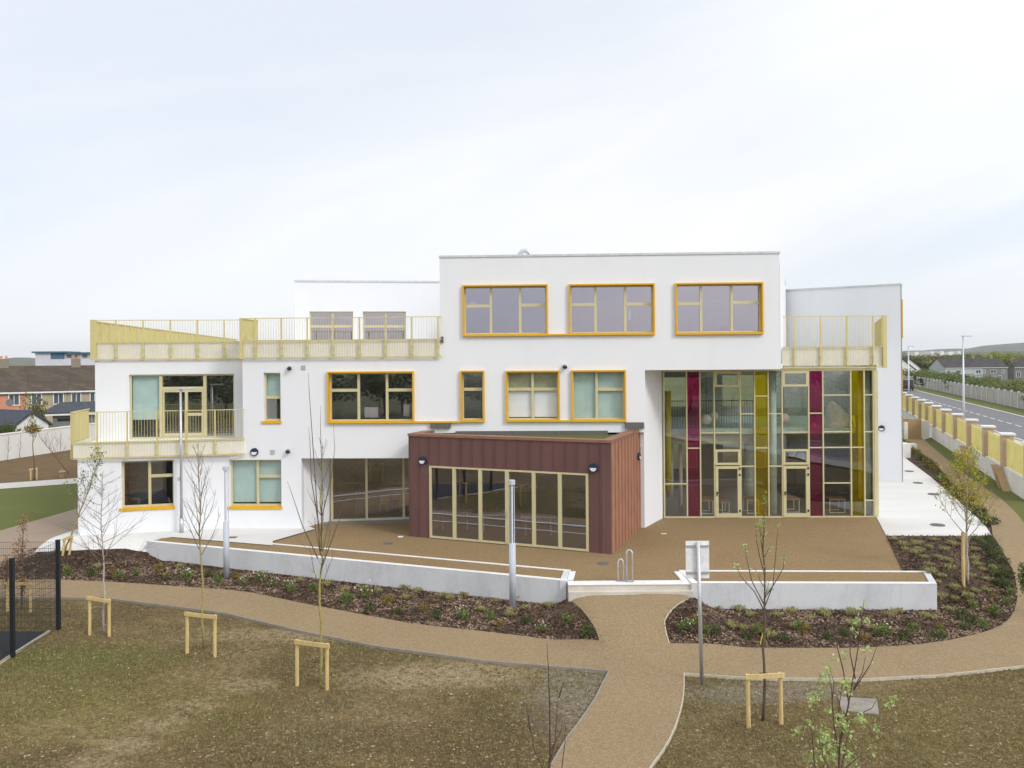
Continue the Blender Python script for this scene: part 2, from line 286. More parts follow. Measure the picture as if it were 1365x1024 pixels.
# ---------------------------------------------------------------- mesh builder
ORG = {}
class MB:
    def __init__(s): s.v = []; s.f = []; s.m = []; s.sm = False
    def add(s, vs, fs, mi=0):
        o = len(s.v); s.v += [tuple(a) for a in vs]; s.f += [tuple(i + o for i in f) for f in fs]; s.m += [mi] * len(fs); return s
    def hexa(s, p, mi=0):   # 4 bottom ccw, 4 top ccw
        return s.add(p, [(3, 2, 1, 0), (4, 5, 6, 7), (0, 1, 5, 4), (1, 2, 6, 5), (2, 3, 7, 6), (3, 0, 4, 7)], mi)
    def box(s, x0, x1, y0, y1, z0, z1, mi=0):
        return s.hexa([(x0, y0, z0), (x1, y0, z0), (x1, y1, z0), (x0, y1, z0), (x0, y0, z1), (x1, y0, z1), (x1, y1, z1), (x0, y1, z1)], mi)
    def prism(s, poly, z0, z1, mi=0):
        poly = [tuple(p)[:2] for p in poly]
        a = sum(p[0] * q[1] - q[0] * p[1] for p, q in zip(poly, poly[1:] + poly[:1]))
        if a < 0: poly = poly[::-1]
        n = len(poly); zb = z0 if isinstance(z0, list) else [z0] * n; zt = z1 if isinstance(z1, list) else [z1] * n
        vs = [(p[0], p[1], z) for p, z in zip(poly, zb)] + [(p[0], p[1], z) for p, z in zip(poly, zt)]
        return s.add(vs, [tuple(range(n))[::-1], tuple(range(n, 2 * n))] + [(i, (i + 1) % n, n + (i + 1) % n, n + i) for i in range(n)], mi)
    def bar(s, a, b, w, h, up=(0, 0, 1), mi=0):
        a = Vector(a); b = Vector(b); d = (b - a).normalized(); up = Vector(up)
        if abs(d.dot(up)) > .98: up = Vector((0, 1, 0))
        sx = d.cross(up).normalized() * w / 2; sz = sx.cross(d).normalized() * h / 2
        return s.hexa([a - sx - sz, a + sx - sz, b + sx - sz, b - sx - sz, a - sx + sz, a + sx + sz, b + sx + sz, b - sx + sz], mi)
    def tube(s, pts, rad, n=8, mi=0, cap=True):
        pts = [Vector(p) for p in pts]
        if not isinstance(rad, (list, tuple)): rad = [rad] * len(pts)
        o = len(s.v); prev = None
        for i, p in enumerate(pts):
            d = (pts[min(i + 1, len(pts) - 1)] - pts[max(i - 1, 0)]).normalized()
            if prev is None:
                a = d.orthogonal().normalized()
            else:
                a = (prev - d * prev.dot(d)); a = a.normalized() if a.length > 1e-6 else d.orthogonal().normalized()
            prev = a; b = d.cross(a)
            for k in range(n):
                t = 2 * math.pi * k / n; s.v.append(tuple(p + (a * math.cos(t) + b * math.sin(t)) * rad[i]))
        for i in range(len(pts) - 1):
            for k in range(n):
                s.f.append((o + i * n + k, o + i * n + (k + 1) % n, o + (i + 1) * n + (k + 1) % n, o + (i + 1) * n + k)); s.m.append(mi)
        if cap:
            s.f.append(tuple(o + k for k in range(n))[::-1]); s.m.append(mi)
            e = o + (len(pts) - 1) * n; s.f.append(tuple(e + k for k in range(n))); s.m.append(mi)
        return s
    def sphere(s, c, r, n=12, sq=(1, 1, 1), mi=0):
        c = Vector(c); rows = n // 2; vs = []; fs = []
        for i in range(rows + 1):
            th = math.pi * i / rows
            for k in range(n):
                ph = 2 * math.pi * k / n
                vs.append((c.x + r * sq[0] * math.sin(th) * math.cos(ph), c.y + r * sq[1] * math.sin(th) * math.sin(ph), c.z + r * sq[2] * math.cos(th)))
        for i in range(rows):
            for k in range(n): fs.append((i * n + k, (i + 1) * n + k, (i + 1) * n + (k + 1) % n, i * n + (k + 1) % n))
        return s.add(vs, fs, mi)
    def fb(s, fr, u0, u1, z0, z1, o0, o1, mi=0):   # box in a facade frame; o = outward offset
        p = lambda u, z, o: fr.pt(u, z, o)
        return s.hexa([p(u0, z0, o1), p(u1, z0, o1), p(u1, z0, o0), p(u0, z0, o0), p(u0, z1, o1), p(u1, z1, o1), p(u1, z1, o0), p(u0, z1, o0)], mi)
    def fq(s, fr, u0, u1, z0, z1, o, mi=0):
        return s.add([fr.pt(u0, z0, o), fr.pt(u1, z0, o), fr.pt(u1, z1, o), fr.pt(u0, z1, o)], [(0, 1, 2, 3)], mi)
    def build(s, name, mats, parent=None, at=None, smooth=False, bevel=0):
        o_ = ORG[parent.name] if parent else (Vector(at) if at is not None else Vector((0, 0, 0)))
        me = bpy.data.meshes.new(name)
        me.from_pydata([(a[0] - o_.x, a[1] - o_.y, a[2] - o_.z) for a in s.v], [], s.f)
        if not isinstance(mats, (list, tuple)): mats = [mats]
        for m in mats: me.materials.append(m)
        if len(mats) > 1: me.polygons.foreach_set('material_index', s.m)
        if smooth: me.polygons.foreach_set('use_smooth', [True] * len(me.polygons))
        ob = bpy.data.objects.new(name, me); col.objects.link(ob)
        if parent: ob.parent = parent
        else: ob.location = o_
        ORG[ob.name] = o_
        if bevel:
            bv = ob.modifiers.new('bevel', 'BEVEL'); bv.width = bevel; bv.segments = 2; bv.limit_method = 'ANGLE'
        return ob
def tag(o, label=None, cat=None, group=None, kind=None):
    if label: o['label'] = label
    if cat: o['category'] = cat
    if group: o['group'] = group
    if kind: o['kind'] = kind
    return o
def empty(name, loc, label, cat, group=None):
    o = bpy.data.objects.new(name, None); col.objects.link(o); o.location = loc; o.empty_display_size = .2
    ORG[o.name] = Vector(loc); return tag(o, label, cat, group)
def copy_tree(o, loc=None, rot=None, label=None, scale=None, parent=None, group=None):
    c = o.copy(); col.objects.link(c); ORG[c.name] = ORG[o.name]
    if parent: c.parent = parent
    if loc is not None: c.location = loc
    if rot is not None: c.rotation_euler = (0, 0, rot)
    if scale is not None: c.scale = (scale,) * 3 if not isinstance(scale, tuple) else scale
    if label: c['label'] = label
    if group: c['group'] = group
    for ch in [k for k in KIDS.get(o.name, [])]:
        copy_tree(ch, parent=c)
    return c
KIDS = {}
def scan(o):   # remember children before copying (children property is slow while linking)
    KIDS[o.name] = [k for k in bpy.data.objects if k.parent == o]
    for k in KIDS[o.name]: scan(k)

class Fr:
    def __init__(s, p0, p1):
        s.p0 = Vector((p0[0], p0[1], 0)); d = Vector((p1[0] - p0[0], p1[1] - p0[1], 0)); s.L = d.length; s.u = d.normalized(); s.n = Vector((s.u.y, -s.u.x, 0))
    def pt(s, u, z, o=0): q = s.p0 + s.u * u + s.n * o; return Vector((q.x, q.y, z))
    def px(s, px, py):
        d = ray(px, py); t = (s.p0 - EYE).dot(s.n) / d.dot(s.n); q = EYE + d * t
        return ((q - s.p0).dot(s.u), q.z)
    def rect(s, x0, x1, y0, y1):
        a = [s.px(x0, y0), s.px(x1, y0), s.px(x0, y1), s.px(x1, y1)]
        return ((a[0][0] + a[2][0]) / 2, (a[1][0] + a[3][0]) / 2, (a[2][1] + a[3][1]) / 2, (a[0][1] + a[1][1]) / 2)
def wall(mb, fr, u0, u1, z0, z1, holes=(), th=.3, caps=''):
    us = sorted({u0, u1, *[h[0] for h in holes], *[h[1] for h in holes]}); zs = sorted({z0, z1, *[h[2] for h in holes], *[h[3] for h in holes]})
    us = [u for u in us if u0 <= u <= u1]; zs = [z for z in zs if z0 <= z <= z1]
    for a, b in zip(us, us[1:]):
        for c, d in zip(zs, zs[1:]):
            mu, mz = (a + b) / 2, (c + d) / 2
            if any(h[0] < mu < h[1] and h[2] < mz < h[3] for h in holes): continue
            mb.add([fr.pt(a, c), fr.pt(b, c), fr.pt(b, d), fr.pt(a, d)], [(0, 1, 2, 3)])
            mb.add([fr.pt(a, c, -th), fr.pt(b, c, -th), fr.pt(b, d, -th), fr.pt(a, d, -th)], [(3, 2, 1, 0)], 1)
    def side(ua, za, ub, zb): mb.add([fr.pt(ua, za, 0), fr.pt(ub, zb, 0), fr.pt(ub, zb, -th), fr.pt(ua, za, -th)], [(0, 1, 2, 3)])
    for h in holes:
        a, b, c, d = max(h[0], u0), min(h[1], u1), max(h[2], z0), min(h[3], z1)
        side(a, c, b, c); side(a, d, b, d); side(a, c, a, d); side(b, c, b, d)
    if 't' in caps: side(u0, z1, u1, z1)
    if 'b' in caps: side(u0, z0, u1, z0)
    if 'l' in caps: side(u0, z0, u0, z1)
    if 'r' in caps: side(u1, z0, u1, z1)
def drape(name, poly, m, off=.015, step=.6, lab=None, kind='structure', fn=None, cat=None):
    poly = [Vector((p[0], p[1])) for p in poly]; xs = [p.x for p in poly]; ys = [p.y for p in poly]
    pts = []; n = len(poly)
    for i in range(n):
        a, b = poly[i], poly[(i + 1) % n]; k = max(1, int((b - a).length / step))
        for j in range(k): pts.append(a.lerp(b, j / k))
    nb = len(pts); edges = [(i, (i + 1) % nb) for i in range(nb)]
    def inside(q):
        c = False
        for i in range(n):
            a, b = poly[i], poly[(i + 1) % n]
            if (a.y > q.y) != (b.y > q.y) and q.x < (b.x - a.x) * (q.y - a.y) / (b.y - a.y) + a.x: c = not c
        return c
    y = min(ys)
    while y < max(ys):
        x = min(xs)
        while x < max(xs):
            q = Vector((x + .013, y + .017))
            if inside(q): pts.append(q)
            x += step
        y += step
    v, e, f, *_ = delaunay_2d_cdt(pts, edges, [], 0, 1e-5)
    mb = MB(); fs = []
    for t in f:
        c = sum((v[i] for i in t), Vector((0, 0))) / len(t)
        if inside(c): fs.append(tuple(t))
    mb.add([(p.x, p.y, (fn(p.x, p.y) if fn else T(p.x, p.y)) + off) for p in v], fs)
    o = mb.build(name, m, smooth=True); tag(o, kind=kind)
    if lab: tag(o, lab, cat)
    return o, inside, (min(xs), max(xs), min(ys), max(ys))
def Gp(l, off=0.0): return [G(a, b, off) for a, b in l]
def ribbon(mb, pts, w, zoff, h=.1):
    pts = [Vector((p[0], p[1], 0)) for p in pts]; fine = []
    for a, b in zip(pts, pts[1:]):
        k = max(1, int((b - a).length / .5)); fine += [a.lerp(b, j / k) for j in range(k)]
    fine.append(pts[-1])
    for i, (a, b) in enumerate(zip(fine, fine[1:])):
        d = (b - a).normalized(); s_ = Vector((-d.y, d.x, 0)) * w / 2
        za, zb = T(a.x, a.y) + zoff, T(b.x, b.y) + zoff
        mb.hexa([(a.x - s_.x, a.y - s_.y, za - h), (b.x - s_.x, b.y - s_.y, zb - h), (b.x + s_.x, b.y + s_.y, zb - h), (a.x + s_.x, a.y + s_.y, za - h),
                 (a.x - s_.x, a.y - s_.y, za), (b.x - s_.x, b.y - s_.y, zb), (b.x + s_.x, b.y + s_.y, zb), (a.x + s_.x, a.y + s_.y, za)])

# ================================================================ GROUND
def grid_axis(lo, hi, step, outer):
    a = list(np.arange(lo, hi + 1e-6, step)); l = [lo - o for o in outer][::-1]; h = [hi + o for o in outer]
    return l + a + h
OUT = [2, 5, 10, 20, 40, 80, 160, 400, 1000, 3000, 7000]
gx = grid_axis(-42, 62, .8, OUT); gy = grid_axis(2, 62, .8, OUT)
gy = [v for v in gy if not 18 < v < 38] + list(np.arange(18.2, 38, .3)); gx = [v for v in gx if not -20 < v < 26] + list(np.arange(-19.8, 26, .4))
gy = sorted(gy + list(np.arange(72, 200, 15))); gx = sorted(gx + list(np.arange(70, 200, 12)))
mb = MB(); nx = len(gx); vs_ = [(x, y, T(x, y)) for y in gy for x in gx]
mb.add(vs_, [(j * nx + i, j * nx + i + 1, (j + 1) * nx + i + 1, (j + 1) * nx + i) for j in range(len(gy) - 1) for i in range(nx - 1)])
for k, f in enumerate(mb.f):
    c = [sum(mb.v[i][a] for i in f) / 4 for a in (0, 1)]
    mb.m[k] = 0 if (-42 < c[0] < 62 and 2 < c[1] < 62) else 1
tag(mb.build('ground', [M['soil'], M['field']], smooth=True), kind='structure')

# planting beds (whole mulch area), then paths over them
E_LB = [(45, 732), (198, 732), (199, 742), (340, 754), (474, 767), (640, 781), (750, 796), (757, 802), (767, 808), (775, 815), (783, 825), (790, 835), (795.5, 846), (799, 857), (700, 851), (640, 844), (549, 834), (474, 820), (400, 806), (340, 793), (300, 788), (225, 783), (150, 778), (80, 775), (0, 775), (0, 752)]
LB = Gp(E_LB)
bedL, inL, bbL = drape('planting_bed', LB + [], M['mulch'], .045, .24)
E_RB = [(917, 801.5), (909, 805.5), (902, 810), (896, 815.5), (890, 823), (886, 831), (886.5, 839), (888.5, 849), (892, 860.5), (974, 864), (1062, 867), (1125, 867), (1224, 862), (1265, 856.5), (1299, 849), (1320, 843), (1336, 835), (1346, 827), (1352, 817), (1355.5, 804), (1356, 788), (1353, 772), (1349, 760), (1343, 750), (1333, 731), (1323, 716), (1182, 716), (1203, 762), (1240, 762), (1247, 778), (1246, 812), (1200, 807), (1110, 803), (1000, 797), (922, 795)]
RB = Gp(E_RB)
bedR, inR, bbR = drape('planting_bed', RB, M['mulch'], .045, .24)
# main path: from the left, across, right-hand curve and the arm running back beside the fence
E_PT = [(-160, 773), (0, 775), (80, 775), (150, 778), (225, 783), (300, 788), (340, 793), (400, 806), (474, 820), (549, 834), (640, 844), (700, 851), (799, 857), (795.5, 846), (790, 835), (783, 825), (775, 815), (767, 808), (757, 802), (768, 793), (915, 793), (917, 801.5), (909, 805.5), (902, 810), (896, 815.5), (890, 823), (886, 831), (886.5, 839), (888.5, 849), (892, 860.5), (974, 864), (1062, 867), (1125, 867), (1224, 862), (1265, 856.5), (1299, 849), (1320, 843), (1336, 835), (1346, 827), (1352, 817), (1355.5, 804), (1356, 788), (1353, 772), (1349, 760), (1343, 750), (1333, 731), (1323, 716), (1322.5, 708), (1320, 698), (1315, 689), (1306, 679), (1295, 670), (1274, 650), (1257.6, 631.5), (1241, 614.7), (1222, 601), (1200, 583),
        (1200, 572), (1231, 586.7), (1278, 627), (1300, 643), (1320, 656.5), (1335, 667), (1347, 678), (1357, 688.5), (1366, 700), (1390, 728), (1420, 762), (1440, 830), (1365, 891), (1249, 903.5), (1150, 908.5), (1000, 907), (912, 901), (912, 917), (911, 931), (909, 943), (906, 954), (901, 970), (894, 986), (884, 1004), (869, 1024), (820, 1110), (700, 1110), (735, 1024), (746, 1005), (757, 986), (772, 967), (785, 948), (794, 934), (801, 920), (807, 908), (812, 898), (640, 883.5), (499, 864), (400, 844), (300, 820), (224, 810), (149, 801), (80, 799), (-160, 797)]
PT = Gp(E_PT)
drape('path', PT, M['path'], .065, .4)
mb = MB()
def seg(a, b): return Gp(E_PT[E_PT.index(a):E_PT.index(b) + 1])
ribbon(mb, seg((812, 898), (-160, 797)), .035, .075)
tag(mb.build('path_edging', M['edge2']), 'thin grey edging strip along the lower side of the path on the left', 'edging'); mb = MB()
ribbon(mb, seg((735, 1024), (812, 898)), .04, .075)
tag(mb.build('path_edging', M['edge2']), 'thin grey edging strip along the left side of the central path', 'edging')
mb = MB()
ribbon(mb, seg((1365, 891), (912, 901)), .024, .072); tag(mb.build('path_edging', M['edge']), 'pale edging strip between the right-hand path and the lower soil', 'edging'); mb = MB(); ribbon(mb, seg((912, 901), (820, 1110)), .024, .072)
tag(mb.build('path_edging', M['edge']), 'pale curved edging strip along the right side of the central path', 'edging'); mb = MB()
ribbon(mb, seg((917, 801.5), (892, 860.5)), .03, .075)
tag(mb.build('path_edging', M['edge']), 'short pale curved edging at the left tip of the right bark bed', 'edging')

# lawns, soils, paths at the back
drape('lawn', Gp([(-200, 650), (0, 653), (104, 645), (200, 645), (200, 650), (104, 679), (0, 709), (-200, 760)]), M['lawn'], .03, 1.0)
drape('bare_soil', Gp([(-200, 660), (0, 645), (104, 640), (200, 636), (200, 590), (97, 599), (0, 614.7), (-200, 650)]), M['brownsoil'], .03, 1.0)
drape('narrow_path', Gp([(-200, 661), (0, 645.5), (104, 638.5), (200, 632), (200, 640), (104, 645.5), (0, 653), (-200, 672)]), M['kerb'], .05, 1.0)
drape('side_path', Gp([(-200, 760), (0, 709), (104, 679), (220, 645), (260, 660), (130, 712), (104, 716), (45, 741), (0, 757), (-200, 840)]), M['pathgrey'], .05, .5)
_, inPV, _ = drape('paving', Gp([(104, 706), (402, 698), (420, 706), (363.5, 722.3), (363.5, 728), (230, 717), (199, 722), (197, 737), (45, 737)], .03), M['paving'], .06, .24)
drape('grass_strip', Gp([(1190, 560), (1244, 580), (1290, 611), (1365, 659), (1460, 720), (1430, 770), (1365, 698), (1345, 674.5), (1315, 655.8), (1278, 627), (1231, 586.7), (1200, 572)]), M['lawn'], .03, .8)
drape('planting_bed', Gp([(1323, 716), (1322.5, 708), (1320, 698), (1315, 689), (1306, 679), (1295, 670), (1274, 650), (1257.6, 631.5), (1241, 614.7), (1222, 601), (1200, 583), (1190, 600), (1211, 614.7), (1241, 637), (1270.6, 663), (1297, 685.7), (1313.6, 702.5)]), M['mulch'], .03, .6)
drape('paving', Gp([(1160, 690), (1168, 690), (1182, 716.5), (1323, 716.5), (1313.6, 702.5), (1297, 685.7), (1270.6, 663), (1241, 637), (1211, 614.7), (1200, 606), (1150, 606)]), M['paving'], .04, .8)
# dark tarmac yard on the left
YD = Gp([(66, 843), (0, 885), (-160, 985), (-260, 985), (-260, 843)])
drape('tarmac_yard', YD, M['darktar'], .03, .8)
mb = MB(); ribbon(mb, Gp([(66, 843), (0, 885), (-160, 985)]), .06, .06)
tag(mb.build('path_edging', M['edge']), 'pale edging strip along the dark tarmac behind the mesh fence', 'edging')

# brown resin patio (top at z = 0) with its slab
def Z(px, py, z=0.0): return P(px, py, z)
patio = [Z(402, 704), Z(363.5, 722.3), Z(363.5, 731), Z(470, 741), Z(640, 758), Z(748, 769), Z(762, 763), Z(765, 774.5), Z(915, 774.5), Z(905, 761.5), Z(925, 772), Z(1210, 772), Z(1182, 716), Z(1168, 688), Z(880, 688), Z(878, 680), Z(442, 684)]
mb = MB(); mb.prism(patio, -.9, 0.0); tag(mb.build('patio', M['resin']), kind='structure')

# steps
mb = MB()
sx0, sx1 = Z(756.5, 777).x, Z(915, 777).x + .12
y0 = Z(800, 775.5).y
mb.box(sx0, sx1, y0 - .42, y0, -.9, .012); mb.box(sx0, sx1, y0 - .62, y0 - .42, -.9, -.15)
st = mb.build('entrance_steps', M['riser'], at=(3.7, 25.6, -.3))
tag(st, 'sandy concrete steps with white top edge between the two low walls', 'steps')
mb = MB(); mb.box(sx0, sx1, y0 - .45, y0 + .002, .013, .03); mb.build('nosing', M['coping_c'], st)
# low retaining walls with brown infill
def ring(name, label, front, back, zt, close):
    """front/back: two plan points each, left to right"""
    fl, fr_, bl, br = [Vector((p[0], p[1], 0)) for p in (*front, *back)]
    root = empty(name, ((fl + fr_) / 2 + Vector((0, 0, -.6))), label, 'retaining wall')
    def slab(a, b, w, z0, z1, nm, m, push=0):
        d = (b - a).normalized(); n_ = Vector((-d.y, d.x, 0)); q = [a + n_ * push, b + n_ * push, b + n_ * (w + push), a + n_ * (w + push)]
        mb = MB(); mb.prism(q, z0, z1); return mb.build(nm, m, root, bevel=.008)
    slab(fl, fr_, .2, -1.3, zt - .004, 'front_wall', M['conc']); slab(fl, fr_, .208, zt - .003, zt + .004, 'front_top', M['coping_c'], -.004)
    slab(bl, br, .12, -.3, .035, 'back_kerb', M['coping_c'])
    mb = MB(); d = (fr_ - fl).normalized(); n_ = Vector((-d.y, d.x, 0))
    mb.prism([fl + n_ * .2 + d * .05, fr_ + n_ * .2 - d * .05, br - d * .02, bl + d * .05], -.6, [zt - .045, zt - .045, .015, .015]); mb.build('infill', M['resin'], root)
    for a, b, w in close:
        dd = (b - a).normalized(); nn = Vector((-dd.y, dd.x, 0)) * w
        q1 = a - dd * .0; mb = MB(); e = zt + .006
        mb.prism([q1, b, b + nn, q1 + nn], -1.2, [e, .042, .042, e]); mb.build('end_wall', M['coping_c'] if w in (-.22, -.2) else M['conc'], root, bevel=.008)
    return root
lf = (P(195, 721.6, .06), P(754.5, 774.5, .06)); lb = (P(224, 712.6, .03), P(759.5, 761.0, .03))
a_, b_ = [Vector((p.x, p.y, 0)) for p in (lf[1], lb[1])]; c_, d_ = [Vector((p.x, p.y, 0)) for p in (lf[0], lb[0])]
wl1 = ring('retaining_wall', 'long mottled concrete wall with white top left of the entrance steps', lf, lb, .06, [(a_, b_, .2), (c_, d_, -.14)])
rf = (P(922, 777.3, .08), P(1249, 778.2, .08)); rb_ = (P(905.5, 761.2, .03), P(1239, 762.4, .03))
a_, b_ = [Vector((p.x, p.y, 0)) for p in (rf[1], rb_[1])]; c_, d_ = [Vector((p.x, p.y, 0)) for p in (rf[0], rb_[0])]
wl2 = ring('retaining_wall', 'shorter pale concrete wall with white top right of the entrance steps', rf, rb_, .08, [(a_, b_, .2), (c_, d_, -.2)])
for k, (px, wp) in enumerate([(345, 0), (535, 0), (640, 0)]): pass

for a_, b_, sg, lb_ in ((Vector((lf[1].x, lf[1].y, 0)), Vector((lb[1].x, lb[1].y, 0)), 1, 'low white concrete cheek at the left end of the steps'), (Vector((rf[0].x, rf[0].y, 0)), Vector((rb_[0].x, rb_[0].y, 0)), -1, 'low white concrete cheek at the right end of the steps')):
    d = (b_ - a_).normalized(); p_ = a_ + Vector((.008 * sg, 0, 0)); mb = MB(); w_ = .2 * sg
    mb.prism([p_ + d * .25, b_ + Vector((.008 * sg, 0, 0)) - d * .1, b_ + Vector((w_, 0, 0)) - d * .1, p_ + Vector((w_, 0, 0)) + d * .25], -.9, .045)
    tag(mb.build('step_cheek', M['coping_c'], at=(p_.x, p_.y, 0), bevel=.01), lb_, 'step block')

# drain covers and small marks
def cover(px, py, w, d, m, lab, z=.045, shape='round', nm='manhole_cover', cat='drain cover'):
    c = P(px, py, z); mb = MB()
    if shape == 'round': mb.prism([(c.x + w / 2 * math.cos(t), c.y + w / 2 * math.sin(t)) for t in np.linspace(0, 2 * math.pi, 21)[:-1]], z - .03, z + .006)
    else: mb.box(c.x - w / 2, c.x + w / 2, c.y - d / 2, c.y + d / 2, z - .03, z + .006)
    return tag(mb.build(nm, M[m], at=(c.x, c.y, z)), lab, cat)
cover(803.5, 751, .43, .4, 'edged', 'round dark drain cover in the brown patio near the cladded corner', .004)
cover(517.5, 724.5, .36, .34, 'edged', 'square dark drain cover in the brown patio left of the pavilion', .004, 'sq')
cover(534, 715.5, .2, .2, 'white', 'small white square plate in the patio beside the pavilion', .004, 'sq')
cover(885, 711.5, .22, .1, 'white', 'small white plate on the patio near the glazed wall', .004, 'sq')
cover(1250, 699.5, .55, .4, 'edged', 'nearest round manhole cover on the right-hand pale paving')
cover(1244.5, 658.5, .55, .4, 'edged', 'second nearest round manhole cover on the right-hand pale paving')
cover(1223.5, 643.5, .5, .4, 'edged', 'third manhole cover counting back along the right-hand paving')
cover(1212, 628, .5, .4, 'edged', 'farthest manhole cover on the right-hand paving by the white wall')
cover(309, 716.5, .4, .3, 'edged', 'small dark drain grate on the pale paving by the left windows', .04, 'sq')
c = G(1140, 942); mb = MB(); mb.prism([G(1117, 930), G(1122, 948), G(1172, 954), G(1169, 934)], [G(1117, 930).z - .05] * 4, [c.z + .03] * 4)
tag(mb.build('cover_slab', M['cover'], at=c), 'flat grey slab lying in the soil behind the flowering sapling', 'slab')

# ================================================================ BUILDING
BLD = empty('community_building', (0, 36, 0), 'large white three-storey building with yellow window frames, brown pavilion and coloured glazed hall', 'building')
aL = PD(402, 706, 34.35); aR = PD(1040, 500, 33.5)
slope = (aR.y - aL.y) / (aR.x - aL.x)
def Ay(x): return aL.y + slope * (x - aL.x)
XA = PD(324, 600, 34.45).x                     # corner where the upper left wall steps back
FA = Fr((XA, Ay(XA)), (aR.x, Ay(aR.x)))        # main facade
DEP = Vector((.39, 1, 0)).normalized()         # depth direction of the building
GL = Fr((PD(885, 690, 36.1).x, 36.1), (PD(1169.5, 690, 35.9).x, 35.9))     # glazed hall screen
gwl = PD(104, 700, 33.2)
uGF = FA.px(301, 640)[0]; gfe = FA.pt(uGF, 0)
FG = Fr((gwl.x, gwl.y), (gfe.x, gfe.y))          # ground-floor left wing
rwl = PD(127, 540, 35.5)
rxx = XA + .9
FR_ = Fr((rwl.x, rwl.y), (rxx, 36.3))          # recessed first-floor wall above the balcony
bkL = PD(393, 372, 42.5); bkR = PD(600, 372, 43.7)
FD = Fr((bkL.x, bkL.y), (bkR.x, bkR.y))        # set-back top-floor block
FRC = Fr((PD(441, 693, 35.9).x, 35.9), (PD(560, 691, 36.35).x, 36.35))   # recessed ground-floor glazing
wwL = PD(1040, 386, 49.3); wwR = PD(1200.3, 382, 45.4)
FW = Fr((wwL.x, wwL.y), (wwR.x, wwR.y))        # right wing

ZR = 11.31; ZS = FA.px(950, 493)[1]; ZL = FA.px(480, 611)[1]; ZT = 7.15; ZF = 3.6
def ins(r, e): return (r[0] + e, r[1] - e, r[2] + e, r[3] - e)
R3 = [FA.rect(616.8, 730.4, 379.8, 448.2), FA.rect(758.2, 872.6, 378.5, 446.8), FA.rect(899.8, 1016.8, 377, 446)]
R2 = [FA.rect(436.8, 552.4, 495, 564), FA.rect(614, 646.2, 494, 562.6), FA.rect(674, 746.2, 494, 562.2), FA.rect(761.5, 834.3, 493.4, 562.2)]
RN = FA.rect(351.5, 374, 497, 561.5)
RG1 = FG.rect(162, 231.5, 614, 676.5); RG2a = FG.rect(305.5, 375, 613, 675.5)
RG2 = FA.rect(305.5, 375, 613, 675.5)
uG2 = FA.px(402, 650)[0]
S = .088  # surround thickness
def wmb(name, m=None): return MB()

mb = MB()   # main facade
uB0, uB1 = FA.px(546, 640)[0], FA.px(860, 540)[0]; u586 = FA.px(586.3, 400)[0]
zb1 = 3.98
holes2 = [ins(r, S * .6) for r in R2] + [RN]
wall(mb, FA, u586, FA.L, ZT, ZR - .09, [ins(r, S * .6) for r in R3], .35, 'tlr')
wall(mb, FA, 0, uB1, zb1, ZT, holes2, .35, 'br')
wall(mb, FA, uB1, FA.L, ZS, ZT, [], .35, 'blr')
wall(mb, FA, 0, uB0 + .3, ZL, zb1, [], .35, 'br')
wall(mb, FA, uGF, uG2, 0, ZL, [RG2], .35, 'r'); wall(mb, FA, uGF, 0, ZL, 3.12, [], .35, '')
mb.build('front_wall', [M['render'], M['render_in']], BLD)
mb = MB(); wall(mb, FG, 0, FG.L, -.4, 3.12, [RG1], .35, 'lt'); mb.build('front_wall', [M['render'], M['render_in']], BLD)
RB1 = FR_.rect(172, 312.5, 499, 590)
mb = MB(); wall(mb, FR_, 0, FR_.L, 3.1, 7.12, [(RB1[0], RB1[1], 3.66, RB1[3])], .3, ''); mb.build('balcony_wall', [M['render'], M['render_in']], BLD)
# terrace side wall running back on the left, jambs and sides
tb = PD(318, 455, 71)
FLs = Fr((tb.x, 71), (rwl.x, rwl.y)); mb = MB(); wall(mb, FLs, 0, FLs.L, 0, 7.8, [], .3, 't'); mb.build('side_wall', [M['render'], M['render_in']], BLD)
FGs = Fr((gwl.x - .2, gwl.y + 2.6), (gwl.x + .03, gwl.y + .37)); mb = MB(); wall(mb, FGs, 0, FGs.L, -.4, 3.12, [], .3, ''); mb.build('side_wall', [M['render'], M['render_in']], BLD)
def sidewall(p, q, z0, z1, caps='', th=.25, nm='side_wall', m=None):
    fr = Fr(p, q); mb = MB(); wall(mb, fr, 0, fr.L, z0, z1, [], th, caps); return mb.build(nm, m or [M['render'], M['render_in']], BLD)
pA = FA.pt(FA.L, 0); pE = pA + Vector((5.4, 15.5, 0)).normalized() * 16
sidewall((pA.x + .12, pA.y + .352), (pE.x, pE.y), ZS, ZR - .09)                                   # right side of top block
pj = FA.pt(uB1, 0); sidewall((pj.x + .0, pj.y + .35), (GL.p0.x, GL.p0.y + .1), 0, ZS, 'l')   # jamb of glazed hall
mb = MB(); q0 = FA.pt(uB1 - .28, 0, 0); q1 = FA.pt(uB1, 0, -.0)
pr = FA.pt(uG2, 0); sidewall((pr.x, pr.y + .34), (FRC.p0.x, FRC.p0.y + .15), 0, ZL)   # jamb of left recess
pl_ = FA.pt(u586, 0); sidewall((pl_.x + 4, pl_.y + 12), (pl_.x + .12, pl_.y + .36), ZT, ZR - .09)
# set-back block
RD = [FD.rect(412.8, 470.8, 415.3, 456.5), FD.rect(483.8, 541.2, 415.3, 456.5)]
ZD = 11.15
mb = MB(); wall(mb, FD, 0, FD.L, 7.0, ZD - .08, RD, .3, 't'); mb.build('terrace_wall', [M['render'], M['render_in']], BLD)
sidewall((bkL.x + 6, bkL.y + 16), (bkL.x + .12, bkL.y + .31), 7.0, ZD - .08)
